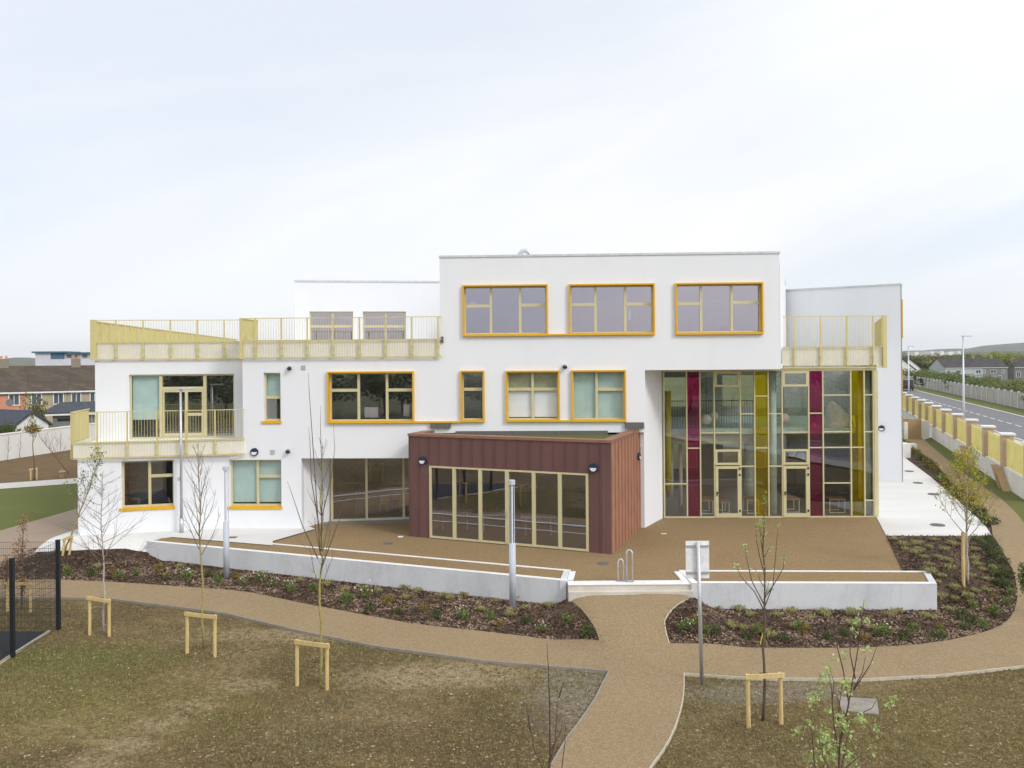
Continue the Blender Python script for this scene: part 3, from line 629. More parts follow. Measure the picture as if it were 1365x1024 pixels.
# right wing
mb = MB(); wall(mb, FW, -1, FW.L, 0, 10.93, [], .3, 't'); mb.build('front_wall', [M['render'], M['render_in']], BLD)
wr = FW.pt(FW.L, 0); we = wr + Vector((.39, 1, 0)).normalized() * 26
sidewall((wr.x - .05, wr.y + .36), (we.x, we.y), 0, 10.93)
sidewall((GL.pt(GL.L, 0).x, GL.pt(GL.L, 0).y), (GL.pt(GL.L, 0).x + 4.3, GL.pt(GL.L, 0).y + 11), 0, 6.9)
# amber frames seen edge-on on the far side of the right wing
for (t0, z0, z1) in ((1.5, 8.0, 10.2), (2.0, 3.9, 6.4)):
    fr = Fr((wr.x, wr.y), (we.x, we.y)); mb = MB()
    mb.fb(fr, t0, t0 + .09, z0, z1, .005, .22); mb.fb(fr, t0 + 2.4, t0 + 2.49, z0, z1, .005, .22); mb.fb(fr, t0 + .09, t0 + 2.4, z1 - .08, z1, .005, .22); mb.fb(fr, t0 + .09, t0 + 2.4, z0, z0 + .08, .005, .22)
    w_ = mb.build('window', M['amber'], BLD); mb = MB(); mb.fb(fr, t0 + .09, t0 + 2.4, z0 + .08, z1 - .08, .006, .03); mb.build('pane', M['pane'], w_)

# copings and roofs
def coping(fr, u0, u1, z, h=.09, o0=-.42, o1=.035, m='coping'):
    mb = MB(); mb.fb(fr, u0, u1, z - h, z, o0, o1); mb.build('roof_coping', M[m], BLD)
coping(FA, u586 - .03, FA.L + .03, ZR); coping(FD, -.03, FD.L, ZD); coping(FW, -1, FW.L + .03, 11.0)
fr = Fr((pA.x, pA.y + .46), (pE.x, pE.y)); coping(fr, 0, fr.L, ZR - .002)
A0, A1 = FA.pt(u586, 0, -.3), FA.pt(FA.L, 0, -.3)
def roof(poly, z0, z1, nm='flat_roof', m='coping'):
    mb = MB(); mb.prism(poly, z0, z1); return mb.build(nm, M[m], BLD)
roof([A0, A1, (pE.x - .25, pE.y), (pl_.x + 4, pl_.y + 12)], ZR - .6, ZR - .3)
roof([FD.pt(.2, 0, -.25), FD.pt(FD.L - .1, 0, -.25), (FD.pt(FD.L, 0).x, 58), (bkL.x + 6, bkL.y + 15.5)], ZD - .5, ZD - .25)
roof([FW.pt(-1, 0, -.3), FW.pt(FW.L - .3, 0, -.3), (we.x - .4, we.y), (wwL.x + 5, we.y)], 10.3, 10.6)
# floors / slabs
inner = [FA.pt(.3, 0, -.36), FA.pt(FA.L - .3, 0, -.36), (pE.x - .4, pE.y), (-2, 50), (-12, 50)]
roof([FA.pt(.4, 0, -.36), FA.pt(uB1 - .1, 0, -.36), (GL.p0.x - .1, 36.2), (6.4, 46), (-8, 46), (FR_.p0.x + 5.6, 36.6)], 3.3, 3.6, 'floor_slab', 'ceil')
roof([FR_.pt(.3, 0, -.31), FR_.pt(FR_.L - .1, 0, -.31), (FR_.pt(FR_.L, 0).x, 46), (FR_.p0.x, 46)], 3.3, 3.62, 'floor_slab', 'floor')
roof([FR_.pt(.3, 0, -.302), FR_.pt(FR_.L + .2, 0, -.302), (-11.2, 70), (tb.x + .4, 70)], 6.9, 7.2, 'terrace_deck', 'paving')
roof([FA.pt(-.0, 0, -.36), FA.pt(u586 + .5, 0, -.36), (bkR.x, 43.9), (-11.0, 43)], 6.88, 7.18, 'terrace_deck', 'paving')
roof([FA.pt(u586 + .4, 0, -.36), FA.pt(FA.L - .3, 0, -.36), (pE.x - .4, pE.y), (2, 48)], 6.86, 7.16, 'floor_slab', 'ceil')
# soffits
roof([FA.pt(uB1 + .002, 0, -.352), FA.pt(FA.L - .0, 0, -.352), GL.pt(GL.px(1046, 500)[0], 0, -.2), GL.pt(0.01, 0, -.2)], ZS + .004, ZS + .2, 'soffit', 'render')
roof([FA.pt(uG2 - .1, 0, -.352), FA.pt(uB0 + .4, 0, -.352), (FRC.pt(FRC.L, 0).x + 1, 36.6), (FRC.p0.x - .3, 36.2)], ZL + .004, ZL + .2, 'soffit', 'render')
roof([FA.pt(uB0 - .1, 0, -.352), FA.pt(uB1, 0, -.352), (GL.p0.x, 36.3), (-4.3, 36.3)], zb1 + .01, zb1 + .15, 'soffit', 'render')
# balcony slab
bz0 = 3.14
roof([FG.pt(-.02, 0, .02), FG.pt(FG.L, 0, .02), (XA, Ay(XA) + .1), (rxx, 36.3), (rwl.x, rwl.y), (FG.p0.x - .3, 35.4)], bz0, 3.68, 'balcony_slab', 'fascia')
# interior partitions
for (p, q, z0, z1) in (((-17.4, 41), (-6, 42), 0, 7.1), ((-8, 43), (6.4, 43.5), 0, 6.9), ((-2, 41.5), (13, 41), 7.0, 11), ((-7, 37.2), (-6.6, 43), 0, 3.3),
                       ((-13.2, 35.4), (-13.0, 41), 0, 3.3), ((3.9, 35.5), (4.2, 43), 3.6, 6.9), ((-1.2, 35.3), (-1, 43), 3.6, 6.9), ((-7.4, 36), (-7.2, 43), 3.6, 6.9), ((3, 35), (3.3, 41), 7.2, 11), ((-10, 48), (0, 48.5), 7, 11), ((-13, 34.9), (-12.9, 35.3), 0, 3.2)):
    sidewall(p, q, z0, z1, '', .12, 'partition', [M['render_in'], M['render_in']])
roof([(gwl.x + .2, gwl.y + .4), FG.pt(FG.L, 0, -.4), (6.4, 36.5), (6.4, 46), (-17, 46)], -.2, .012, 'floor_slab', 'floor')

# windows
def window(fr, r, cols, glassm, surround=True, sill=False, depth=.16, fw=.066, blind=None, label=None, amb='amber'):
    """cols: list of (fraction end, transom fraction from the bottom or None)"""
    u0, u1, z0, z1 = r
    if surround: u0, u1, z0, z1 = ins(r, S * .6)
    mb = MB(); o0, o1 = -depth - .07, -depth
    mb.fb(fr, u0, u1, z0, z0 + fw * 1.3, o0, o1); mb.fb(fr, u0, u1, z1 - fw, z1, o0, o1)
    mb.fb(fr, u0, u0 + fw, z0 + fw * 1.3, z1 - fw, o0, o1); mb.fb(fr, u1 - fw, u1, z0 + fw * 1.3, z1 - fw, o0, o1)
    a = u0
    for i, (f, tr) in enumerate(cols):
        b = lerp(u0, u1, f)
        if i < len(cols) - 1: mb.fb(fr, b - fw * .8, b + fw * .8, z0 + fw * 1.3, z1 - fw, o0 - .002, o1 + .012)
        if tr is not None:
            zt = lerp(z0, z1, tr); aa = a + (fw if i == 0 else fw * .8); bb = b - (fw if i == len(cols) - 1 else fw * .8)
            mb.fb(fr, aa, bb, zt - fw * .95, zt + fw * .95, o0, o1 + .006)
        a = b
    w = mb.build('window', M['champ'], BLD)
    if label: w['label'] = label
    mb = MB(); mb.fq(fr, u0 + .02, u1 - .02, z0 + .02, z1 - .02, -depth - .035); mb.build('pane', M[glassm], w)
    if surround:
        mb = MB(); a0, a1, b0, b1 = r; t = S; pr = .13
        mb.fb(fr, a0, a1, b0, b0 + t, -depth, pr); mb.fb(fr, a0, a1, b1 - t * .7, b1, -depth, pr)
        mb.fb(fr, a0, a0 + t * .7, b0 + t, b1 - t * .7, -depth, pr); mb.fb(fr, a1 - t * .7, a1, b0 + t, b1 - t * .7, -depth, pr)
        mb.build('surround', M['amber'], w)
    if sill:
        mb = MB(); mb.fb(fr, u0 - .09, u1 + .04, z0 - .095, z0 + .005, -depth, .06); mb.build('sill', M['amber'], w)
    if blind:
        for (f0, f1, g0, g1, m) in blind:
            mb = MB(); mb.fq(fr, lerp(u0, u1, f0) + .03, lerp(u0, u1, f1) - .03, lerp(z0, z1, g0), lerp(z0, z1, g1) - .03, -depth - .12); mb.build('blind', M[m], w)
    return w
def fx(r, fr, px, py): return (fr.px(px, py)[0] - r[0]) / (r[1] - r[0])
tf = .53
window(FA, R3[0], [(fx(R3[0], FA, 653.4, 410), .60), (fx(R3[0], FA, 693.8, 410), None), (1, .61)], 'gl_upper')
window(FA, R3[1], [(fx(R3[1], FA, 793.4, 410), .61), (fx(R3[1], FA, 834.5, 410), None), (1, .61)], 'gl_upper')
window(FA, R3[2], [(fx(R3[2], FA, 934.7, 410), .61), (fx(R3[2], FA, 977, 410), None), (1, .62)], 'gl_upper')
window(FA, R2[0], [(fx(R2[0], FA, 476.5, 530), .64), (fx(R2[0], FA, 515.6, 530), None), (1, .64)], 'gl_dark')
window(FA, R2[1], [(1, .64)], 'gl_dark')
window(FA, R2[2], [(.5, .64), (1, .64)], 'gl_blind', blind=[(0, .5, .06, .62, 'blindw'), (.5, 1, .06, .62, 'blindw'), (0, 1, .66, 1, 'olive')])
window(FA, R2[3], [(.47, None), (1, .63)], 'gl_blind', blind=[(0, .47, 0, 1, 'blind'), (.47, 1, .0, 1, 'blind')])
window(FA, RN, [(1, .49)], 'gl_blind', False, True, blind=[(0, 1, .5, 1, 'blind')])
window(FG, RG1, [(.52, None), (1, .655)], 'gl_dark', False, True, depth=.2)
window(FA, RG2, [(.52, None), (1, .635)], 'gl_blind', False, True, depth=.2, blind=[(0, .52, .07, 1, 'blind'), (.52, 1, .07, 1, 'blind')])
window(FD, RD[0], [(.53, .52), (1, .52)], 'gl_upper', False); window(FD, RD[1], [(.53, .52), (1, .52)], 'gl_upper', False)
for r_, (f0, f1, g0, g1) in ((R2[0], (.41, .57, .1, .3)), (R3[0], (.07, .15, .55, .68)), (R3[1], (.70, .73, .3, .5)), (R2[0], (.86, .93, .12, .35))):
    mb = MB(); mb.fq(FA, lerp(r_[0], r_[1], f0), lerp(r_[0], r_[1], f1), lerp(r_[2], r_[3], g0), lerp(r_[2], r_[3], g1), -.24); mb.build('paper_notice', M['blindw'], BLD)
for r_ in R3:
    for k in range(3):
        u_ = lerp(r_[0], r_[1], .2 + .3 * k); mb = MB(); c_ = FA.pt(u_, 0, -3.2); mb.box(c_.x - .6, c_.x + .6, c_.y - .3, c_.y + .3, 10.3, 10.36); mb.build('ceiling_panel', M['blindw'], BLD)
mb = MB()  # thin amber strips joining the window surrounds
for (ra, rb2, zz) in ((R3[0], R3[1], None), (R2[0], R2[1], None), (R2[2], R2[3], None), (R2[1], R2[2], 0)):
    if zz == 0: continue
    mb.fb(FA, ra[1] + .001, rb2[0] - .001, min(ra[2], rb2[2]) + .005, min(ra[2], rb2[2]) + .07, -.01, .12)
mb.build('sill_strip', M['amber'], BLD)

# first-floor balcony door unit
u0, u1, z1 = RB1[0], RB1[1], RB1[3]; z0 = 3.69
def fxx(fr, px, py=550): return fr.px(px, py)[0]
ud0, ud1 = fxx(FR_, 211.5), fxx(FR_, 274.5)
mb = MB(); o0, o1 = -.2, -.13; k = .07
mb.fb(FR_, u0, u1, z1 - k, z1, o0, o1); mb.fb(FR_, u0, u1, z0 - .03, z0 + .05, o0, o1)
for a in (u0, u1 - k): mb.fb(FR_, a, a + k, z0 + .05, z1 - k, o0, o1)
for a, w_ in ((ud0, .13), (ud1 - .13, .13)): mb.fb(FR_, a, a + w_, z0 + .05, z1 - k, o0 - .002, o1 + .03)
zt0 = FR_.px(240, 518)[1]; mb.fb(FR_, ud0 + .13, ud1 - .13, zt0 - .07, zt0 + .07, o0, o1 + .025)
w = mb.build('window', M['champ'], BLD); tag(w, 'wide balcony window with a door in the middle')
mb = MB(); mb.fq(FR_, ud0 + .05, u1 - .02, z0, z1 - .02, -.17); mb.build('pane', M['gl_dark'], w)
mb = MB(); mb.fq(FR_, u0 + .02, ud0 + .049, z0, z1 - .02, -.17); mb.build('pane', M['gl_blind'], w)
mb = MB(); mb.fq(FR_, u0 + .07, ud0, z0 + .8, z1 - .05, -.26); mb.build('blind', M['blind'], w)
mb = MB(); d0, d1 = ud0 + .14, ud1 - .14; dm = d0 + (d1 - d0) * .58
mb.fb(FR_, d0, d1, z0 + .06, z0 + .2, o0 + .01, o1 + .02); mb.fb(FR_, d0, d1, zt0 - .16, zt0 - .08, o0 + .01, o1 + .02)
for a, b in ((d0, d0 + .06), (dm - .06, dm + .06), (d1 - .06, d1)): mb.fb(FR_, a, b, z0 + .2, zt0 - .16, o0 + .01, o1 + .02)
mb.fb(FR_, dm + .06, d1 - .06, z0 + .95, z0 + 1.07, o0 + .01, o1 + .02)
dr = mb.build('door', M['champ'], BLD); mb = MB(); mb.fb(FR_, dm - .02, dm + .01, z0 + 1.0, z0 + 1.14, o1 + .02, o1 + .06); mb.build('handle', M['dark'], dr)
# recessed ground-floor glazing
mb = MB(); zt = ZL; Lr = FRC.L
mb.fb(FRC, 0, Lr, .01, .09, -.05, .03); mb.fb(FRC, 0, Lr, zt - .07, zt, -.05, .03)
for px in (442.5, 488.7, 538): a = fxx(FRC, px, 650); mb.fb(FRC, a - .05, a + .05, .09, zt - .07, -.05, .035)
w = mb.build('window', M['champ'], BLD); tag(w, 'tall recessed glazing beside the brown pavilion')
mb = MB(); mb.fq(FRC, 0, Lr, .05, zt, -.01); mb.build('pane', M['gl_dark'], w)

# ---------------------------------------------------------------- pavilion (brown cladding)
bz = 4.09
BFL = P(546, 715, 0); BFR = P(815.5, 739, 0); BBR = P(866, 692.5, 0)
FB = Fr((BFL.x, BFL.y), (BFR.x, BFR.y)); FS = Fr((BFR.x, BFR.y), (BBR.x, BBR.y)); BBL = BFL + (BBR - BFR) * .62
rg = FB.rect(573, 784.6, 626, 728); gz1 = (FB.px(573, 621)[1] + FB.px(784.6, 631)[1]) / 2
hole = (rg[0], rg[1], 0.03, gz1)
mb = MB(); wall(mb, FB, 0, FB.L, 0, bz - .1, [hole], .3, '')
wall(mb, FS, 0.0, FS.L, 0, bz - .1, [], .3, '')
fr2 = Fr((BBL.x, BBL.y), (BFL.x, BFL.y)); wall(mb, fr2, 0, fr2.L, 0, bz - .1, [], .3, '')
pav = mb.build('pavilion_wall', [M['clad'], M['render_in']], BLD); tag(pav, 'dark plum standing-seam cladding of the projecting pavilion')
mb = MB()
for x in (558.7, 571.2, 585.3, 600, 614.2, 629, 643.8, 658.8, 674.5, 690, 705.5, 721.8, 738, 753.8, 769.2, 784.8, 800.3):
    a = fxx(FB, x, 600); zb = .02 if not (hole[0] - .05 < a < hole[1] + .05) else gz1 + .02
    mb.fb(FB, a - .012, a + .012, zb, bz - .1, .001, .03)
mb.fb(FB, -.0, .03, .0, bz - .1, .002, .035)
mb.fb(FB, hole[0] - .04, hole[1] + .04, gz1, gz1 + .035, .001, .04)
mb.build('seam', M['clad'], pav)
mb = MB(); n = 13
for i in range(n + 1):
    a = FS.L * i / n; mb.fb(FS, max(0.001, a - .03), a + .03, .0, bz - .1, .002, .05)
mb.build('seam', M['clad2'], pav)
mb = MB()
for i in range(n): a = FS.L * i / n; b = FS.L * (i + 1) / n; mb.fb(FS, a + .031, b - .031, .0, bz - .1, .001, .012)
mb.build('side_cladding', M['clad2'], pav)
mb = MB(); fs_back = FS.L * .985
mb.fb(FB, -.03, FB.L + .04, bz - .1, bz, -.36, .05); mb.fb(FS, .37, fs_back, bz - .1, bz, -.36, .05)
fr3 = Fr((BFL.x, BFL.y), ((BFL + DEP * 1).x, (BFL + DEP * 1).y)); mb.fb(fr3, .37, 2.2, bz - .1, bz, -.05, .36)
mb.build('coping', M['cladcap'], pav)
mb = MB(); mb.prism([FB.pt(.3, 0, -.32), FB.pt(FB.L - .3, 0, -.32), FS.pt(FS.L, 0, -.32), BBL + Vector((.4, 0, 0))], bz - .4, bz - .2); mb.build('roof', M['lawn'], pav)
mb = MB()
u_ = FB.L; zz0, zz1 = hole[2], hole[3]
o0, o1 = -.02, .045
mb.fb(FB, hole[0], hole[1], zz0, zz0 + .07, o0, o1); mb.fb(FB, hole[0], hole[1], zz1 - .07, zz1, o0, o1)
xs = [573, 606, 640.6, 676.5, 711.9, 746.7, 784.6]
for i, x in enumerate(xs):
    a = fxx(FB, x, 680); w_ = .045 if i in (0, 6) else .07
    a = min(max(a, hole[0] + w_), hole[1] - w_); mb.fb(FB, a - w_, a + w_, zz0 + .07, zz1 - .07, o0 - .002, o1 + (.02 if i == 3 else 0))
w = mb.build('window', M['champ'], BLD); tag(w, 'six-pane full-height glazing in the pavilion front')
mb = MB(); mb.fq(FB, hole[0], hole[1], zz0, zz1, .0); mb.build('pane', M['gl_dark'], w)
mb = MB(); a = fxx(FB, 676.5, 680); mb.fb(FB, a - .02, a + .02, 1.05, 1.25, .066, .10); mb.build('handle', M['steel'], w)
mb = MB(); mb.prism([FB.pt(.2, 0, -.3), FB.pt(FB.L - .3, 0, -.3), FS.pt(FS.L, 0, -.3), BBL], -.2, .014); mb.build('floor_slab', M['floor'], BLD)
mb = MB(); mb.prism([FB.pt(.2, 0, -.3), FB.pt(FB.L - .3, 0, -.3), FS.pt(FS.L, 0, -.3), BBL], 3.35, 3.45); mb.build('ceiling', M['ceil'], BLD)
# black flashing boxes above the pavilion roof
for (x0, x1, ya, yb) in ((574, 601, 563.5, 570.5), (833, 858, 563, 571)):
    r = FA.rect(x0, x1, ya, yb); mb = MB(); mb.fb(FA, r[0], r[1], r[2], r[3], .002, .14); mb.build('flashing', M['edged'], BLD)
r = FA.rect(640, 745, 574.5, 577.3); mb = MB(); mb.fb(FA, r[0] - 1, r[1] + 2, r[2] - .3, r[3], .002, .06); mb.build('flashing', M['edged'], BLD)

# ---------------------------------------------------------------- glazed hall screen
gy1 = GL.px(1000, 493.6)[1]
def gz(py, px=1020): return GL.px(px, py)[1]
cols_ = [885.1, 915.5, 933.4, 952.2, 987, 1006, 1024.2, 1042.7, 1078, 1097, 1134.2, 1152, 1164.2]
kinds = ['clear', 'mag', 'clear', 'door', 'clear', 'yel', 'clear', 'door', 'mag', 'clear', 'yel', 'clear']
hz = [[644.5], [597], [576.3], [], [551.5, 621.5], [528, 597], [551.5, 621.5], [], [551.3, 597], [527.3, 576, 597, 644.3], [597], [527.3, 576.3, 667.5]]
us = [GL.px(x, 592)[0] for x in cols_]
mb = MB(); a, b = .028, .05
mb.fb(GL, 0, GL.L, .01, .07, -.08, .04); mb.fb(GL, 0, GL.L, gy1 - .05, gy1 + .1, -.08, .04)
for u in us: mb.fb(GL, u - a, u + a, .07, gy1 - .05, -.08, b)
mb.fb(GL, us[-1] + a + .001, GL.L + .04, .07, gy1 - .05, -.08, b + .02)
for i, ys in enumerate(hz):
    for y in ys: z = gz(y); mb.fb(GL, us[i] + a, us[i + 1] - a, z - .025, z + .025, -.06, .04)
cw = mb.build('glazed_screen', M['champ'], BLD)
for i, k in enumerate(kinds):
    m = {'clear': 'gl_clear', 'mag': 'gl_mag', 'yel': 'gl_yel', 'door': 'gl_clear'}[k]
    mb = MB(); z0 = .05 if k != 'door' else gz(600)
    mb.fq(GL, us[i], us[i + 1], z0, gy1, -.01); p_ = mb.build('pane', M[m], cw)
    if k == 'mag': p_['label'] = 'magenta tinted glass strip'
    if k == 'yel': p_['label'] = 'yellow tinted glass strip'
for i in (3, 7):
    u0, u1 = us[i] + a, us[i + 1] - a
    mb = MB()
    for (yt, yb_, fw) in ((495, 515.5, .09), (599, 619.5, .09)):
        zt_, zb_ = gz(yt), gz(yb_)
        if yt < 500: zt_ = gy1 - .052
        mb.fb(GL, u0, u1, zt_ - fw, zt_, -.05, .06); mb.fb(GL, u0, u1, zb_, zb_ + fw, -.05, .06)
        mb.fb(GL, u0, u0 + fw, zb_ + fw, zt_ - fw, -.05, .06); mb.fb(GL, u1 - fw, u1, zb_ + fw, zt_ - fw, -.05, .06)
        mb.build('opening_light', M['champ'], cw); mb = MB()
    z = gz(576.3); mb.fb(GL, u0, u1, z - .02, z + .02, -.05, .04)
    mb.build('transom', M['champ'], cw)
    mb = MB(); mb.fq(GL, u0, u1, gz(620), gz(600), .0); mb.build('pane', M['gl_dark'], cw)
    zt_ = gz(621); mb = MB(); f = .12
    mb.fb(GL, u0, u1, .035, .2, -.05, .07); mb.fb(GL, u0, u1, zt_ - f, zt_, -.05, .07)
    mb.fb(GL, u0, u0 + f, .2, zt_ - f, -.05, .07); mb.fb(GL, u1 - f, u1, .2, zt_ - f, -.05, .07)
    d = mb.build('door', M['champ'], BLD); d['label'] = 'glazed hall door with champagne frame, ' + ('left one' if i == 3 else 'right one')
    mb = MB(); mb.fq(GL, u0 + f, u1 - f, .2, zt_ - f, .01); mb.build('pane', M['gl_clear'], d)
    mb = MB(); mb.fb(GL, u0 + .04, u0 + .08, 1.0, 1.16, .071, .12); mb.fb(GL, u0 + .04, u0 + .17, 1.12, 1.15, .12, .14); mb.build('handle', M['dark'], d)
    mb = MB()
    for z in (.28, 1.85, 2.12): mb.fb(GL, u1 - .06, u1 - .0, z, z + .09, .071, .11)
    mb.build('hinge', M['dark'], d)
# hall interior
hx0, hx1 = GL.p0.x, GL.pt(GL.L, 0).x
HI = [GL.pt(0, 0, -.1), GL.pt(GL.L - .3, 0, -.1), (hx1 + 4, 46.5), (hx0 + .2, 46.5)]
mb = MB(); mb.prism(HI, -.2, .015); mb.build('floor_slab', M['floor'], BLD)
hm = [GL.pt(0, 0, -.1), GL.pt(GL.L - .3, 0, -.1), (hx1 + .3, 38.2), (hx0 + .2, 38.2)]
mb = MB(); mb.prism(hm, 6.6, 6.85); mb.build('ceiling', M['ceil'], BLD)
mb = MB(); mb.prism([(hx0 + .2, 38.21), (11.6, 38.21), (13.5, 46.5), (hx0 + .2, 46.5)], 6.6, 6.85); mb.build('ceiling', M['ceil'], BLD)
mb = MB(); mb.add([(11.6, 38.21, 6.8), (hx1 + .9, 38.21, 6.8), (hx1 + 3.6, 45, 6.8), (13.2, 45, 6.8)], [(0, 1, 2, 3)]); mb.build('rooflight', M['gl_clear'], BLD)  # unseen glass roof, added to let daylight brighten the dark hall
for k in range(1, 5): t_ = k / 5; mb = MB(); mb.box(lerp(11.7, 13.2, t_), lerp(hx1 + .9, hx1 + 3.5, t_), lerp(38.2, 45, t_) - .04, lerp(38.2, 45, t_) + .04, 6.72, 6.79); mb.build('rooflight_bar', M['champ'], BLD)  # bars of the added roof glazing
sidewall((hx0 - .1, 46.4), (hx0 + .9, 46.4), 0, 6.6, '', .1, 'partition', [M['render_in'], M['render_in']])
fr = Fr((hx0, 45.5), (hx1 + 3.8, 45.5)); mb = MB()
wall(mb, fr, 0, fr.L, 0, 6.6, [(1.2, 3.6, .9, 2.6), (5, 8.5, .9, 2.7), (.8, 3.8, 4.3, 5.9), (5, 7.6, 4.3, 6.0)], .2, ''); mb.build('partition', [M['render_in'], M['render_in']], BLD)
mz = gz(571.5) + .0
def hp(px, py, D): return PD(px, py, D)
zf = hp(940, 571.8, 37.6).z
mb = MB(); mb.prism([(hx0 + .02, 37.6), (hx1 - .25, 37.5), (hx1 + 3, 45.4), (hx0 + .2, 45.4)], zf - .24, zf); mb.build('mezzanine_floor', M['mint'], BLD)
mb = MB(); xr = hp(1006, 580, 37.65).x; mb.box(hx0 + .05, xr, 37.68, 37.78, hp(940, 592, 37.7).z, zf - .25); mb.build('mezzanine_fascia', M['olive'], BLD)
mb = MB(); yy = 38.3; zt_ = hp(940, 535, yy).z
x = hx0 + .7
while x < xr + .1: mb.box(x, x + .014, yy, yy + .014, zf, zt_); x += .12
mb.box(hx0 + .6, xr + .2, yy - .01, yy + .03, zt_, zt_ + .04); mb.build('mezzanine_balustrade', M['dark'], BLD)
mb = MB(); x = xr + .3
mb.fb(Fr((xr + .2, yy), (hx1 - .3, yy)), 0, hx1 - .3 - xr - .2, zf + .02, zf + .9, 0, .02); mb.build('mezzanine_glass', M['gl_clear'], BLD)
def column(px, D, r, z0, z1, m, nm='column'):
    c = hp(px, 600, D); mb = MB(); mb.tube([(c.x, D, z0), (c.x, D, z1)], r, 16); mb.build(nm, M[m], BLD, smooth=True)
column(1030.5, 36.9, .16, 0, 6.6, 'mint'); column(1157.5, 36.8, .2, 0, 6.6, 'mint'); column(1147, 37.2, .1, .6, 6.6, 'ycol')
column(891, 37.4, .14, 1.0, 5.5, 'ycol'); column(907, 39, .09, 0, 3.5, 'blindw'); column(999, 39.5, .25, 0, 3.6, 'mint'); column(893, 38.6, .16, .5, 3.5, 'mint')
def top(o, l, c, g=None): return tag(o, l, c, g)
def globe(px, py, D, r, lab):
    c = hp(px, py, D); root = empty('pendant_globe', c, lab, 'lamp', 'white globe lamps in the glazed hall'); mb = MB(); mb.sphere(c, r, 20); mb.build('globe', M['globe'], root, smooth=True)
    mb = MB(); mb.tube([(c.x, c.y, c.z + r), (c.x, c.y, 6.6)], .01, 6); mb.build('cable', M['dark'], root)
globe(941.5, 559, 37.2, .24, 'large white globe lamp hanging in the hall beside the magenta strip')
globe(952, 554, 38, .2, 'smaller white globe lamp just right of the large one in the hall')
globe(1045, 558, 37.2, .24, 'white globe lamp hanging left of the second hall door')
globe(1084, 568, 37.4, .15, 'small globe lamp seen through the right magenta strip')
c = hp(1112, 560, 38.2); root = empty('fabric_pendant', c, 'pale draped cone-shaped fabric lampshade above the hall mezzanine', 'lamp')
mb = MB(); mb.tube([(c.x - .15, c.y, c.z + .85), (c.x - .05, c.y, c.z + .5), (c.x + .15, c.y, c.z), (c.x + .2, c.y, c.z - .3)], [.1, .35, .6, .7], 14); mb.build('shade', M['globe'], root, smooth=True)
def loop_table(px0, px1, yt, yb_, D, lab, topm='table'):
    a = hp(px0, yb_, D); b = hp(px1, yb_, D); w_ = b.x - a.x; h = .52 if yb_ - yt < 18 else .62
    root = empty('side_table', ((a.x + b.x) / 2, D, .015), lab, 'table', 'white framed tables in the glazed hall')
    t = .035
    for y in (D, D + .7):
        mb = MB(); mb.box(a.x, a.x + t, y, y + t, .015, h); mb.box(b.x - t, b.x, y, y + t, .015, h); mb.box(a.x + t, b.x - t, y, y + t, .015, .015 + t); mb.box(a.x + t, b.x - t, y, y + t, h - t, h); mb.build('leg_frame', M['whitefr'], root)
    mb = MB(); mb.box(a.x - .03, b.x + .03, D - .03, D + .77, h + .001, h + .04); mb.build('table_top', M[topm], root)
loop_table(934, 951, 664, 685, 36.9, 'brown topped white table behind the left magenta strip')
loop_table(962.5, 972.5, 673, 684.5, 37.0, 'small white table seen through the left hall door')
loop_table(996, 1012, 664, 685, 36.9, 'brown topped white table right of the left hall door')
loop_table(1047, 1066, 664, 685, 37.1, 'brown topped white table behind the right hall door')
loop_table(1106, 1127, 666, 686, 36.9, 'brown topped white table behind the wide clear pane on the right')
def chair(c, m, lab, rz=0, grp=None):
    c = Vector(c); root = empty('chair', c, lab, 'chair', grp); mb = MB(); mb.box(c.x - .2, c.x + .2, c.y - .2, c.y + .2, c.z + .43, c.z + .46); mb.build('seat', M[m], root)
    mb = MB(); mb.box(c.x - .19, c.x + .19, c.y + .17, c.y + .2, c.z + .5, c.z + .82); mb.build('backrest', M[m], root)
    for sx_ in (-1, 1):
        for sy in (-1, 1): mb = MB(); mb.tube([(c.x + sx_ * .17, c.y + sy * .17, c.z), (c.x + sx_ * .16, c.y + sy * .16, c.z + (.43 if sy < 0 else .8))], .013, 6); mb.build('leg', M['whitefr'], root)
    return root
for i, (dx, dy) in enumerate(((0, 0), (.9, .3), (1.9, .1), (.4, 1.3), (1.4, 1.4))):
    chair((-5.9 + dx, 37.6 + dy, .012), 'ychair', 'yellow plastic chair in the dark room behind the recessed glazing', 0, 'yellow chairs behind the recessed glazing')
for i, dx in enumerate((0, .7)):
    chair((fxx(FR_, 293) * 0 + PD(292 + i * 14, 570, 38).x, 37.9 + i * .3, 3.62), 'ychair', 'orange-yellow chair in the room behind the first-floor balcony', 0, 'yellow chairs behind the balcony window')
for i in range(3):
    x = -2.4 + i * 1.7; y = 34.2 - i * .6; root = empty('folding_table', (x, y, .014), 'white folding table inside the pavilion', 'table', 'white tables inside the pavilion')
    mb = MB(); mb.box(x - .7, x + .7, y - .35, y + .35, .72, .75); mb.build('table_top', M['blindw'], root)
    for s_ in (-1, 1): mb = MB(); mb.bar((x + s_ * .5, y - .25, .014), (x + s_ * .5, y + .25, .72), .04, .04); mb.bar((x + s_ * .5, y + .25, .014), (x + s_ * .5, y - .25, .72), .04, .041); mb.build('trestle', M['whitefr'], root)

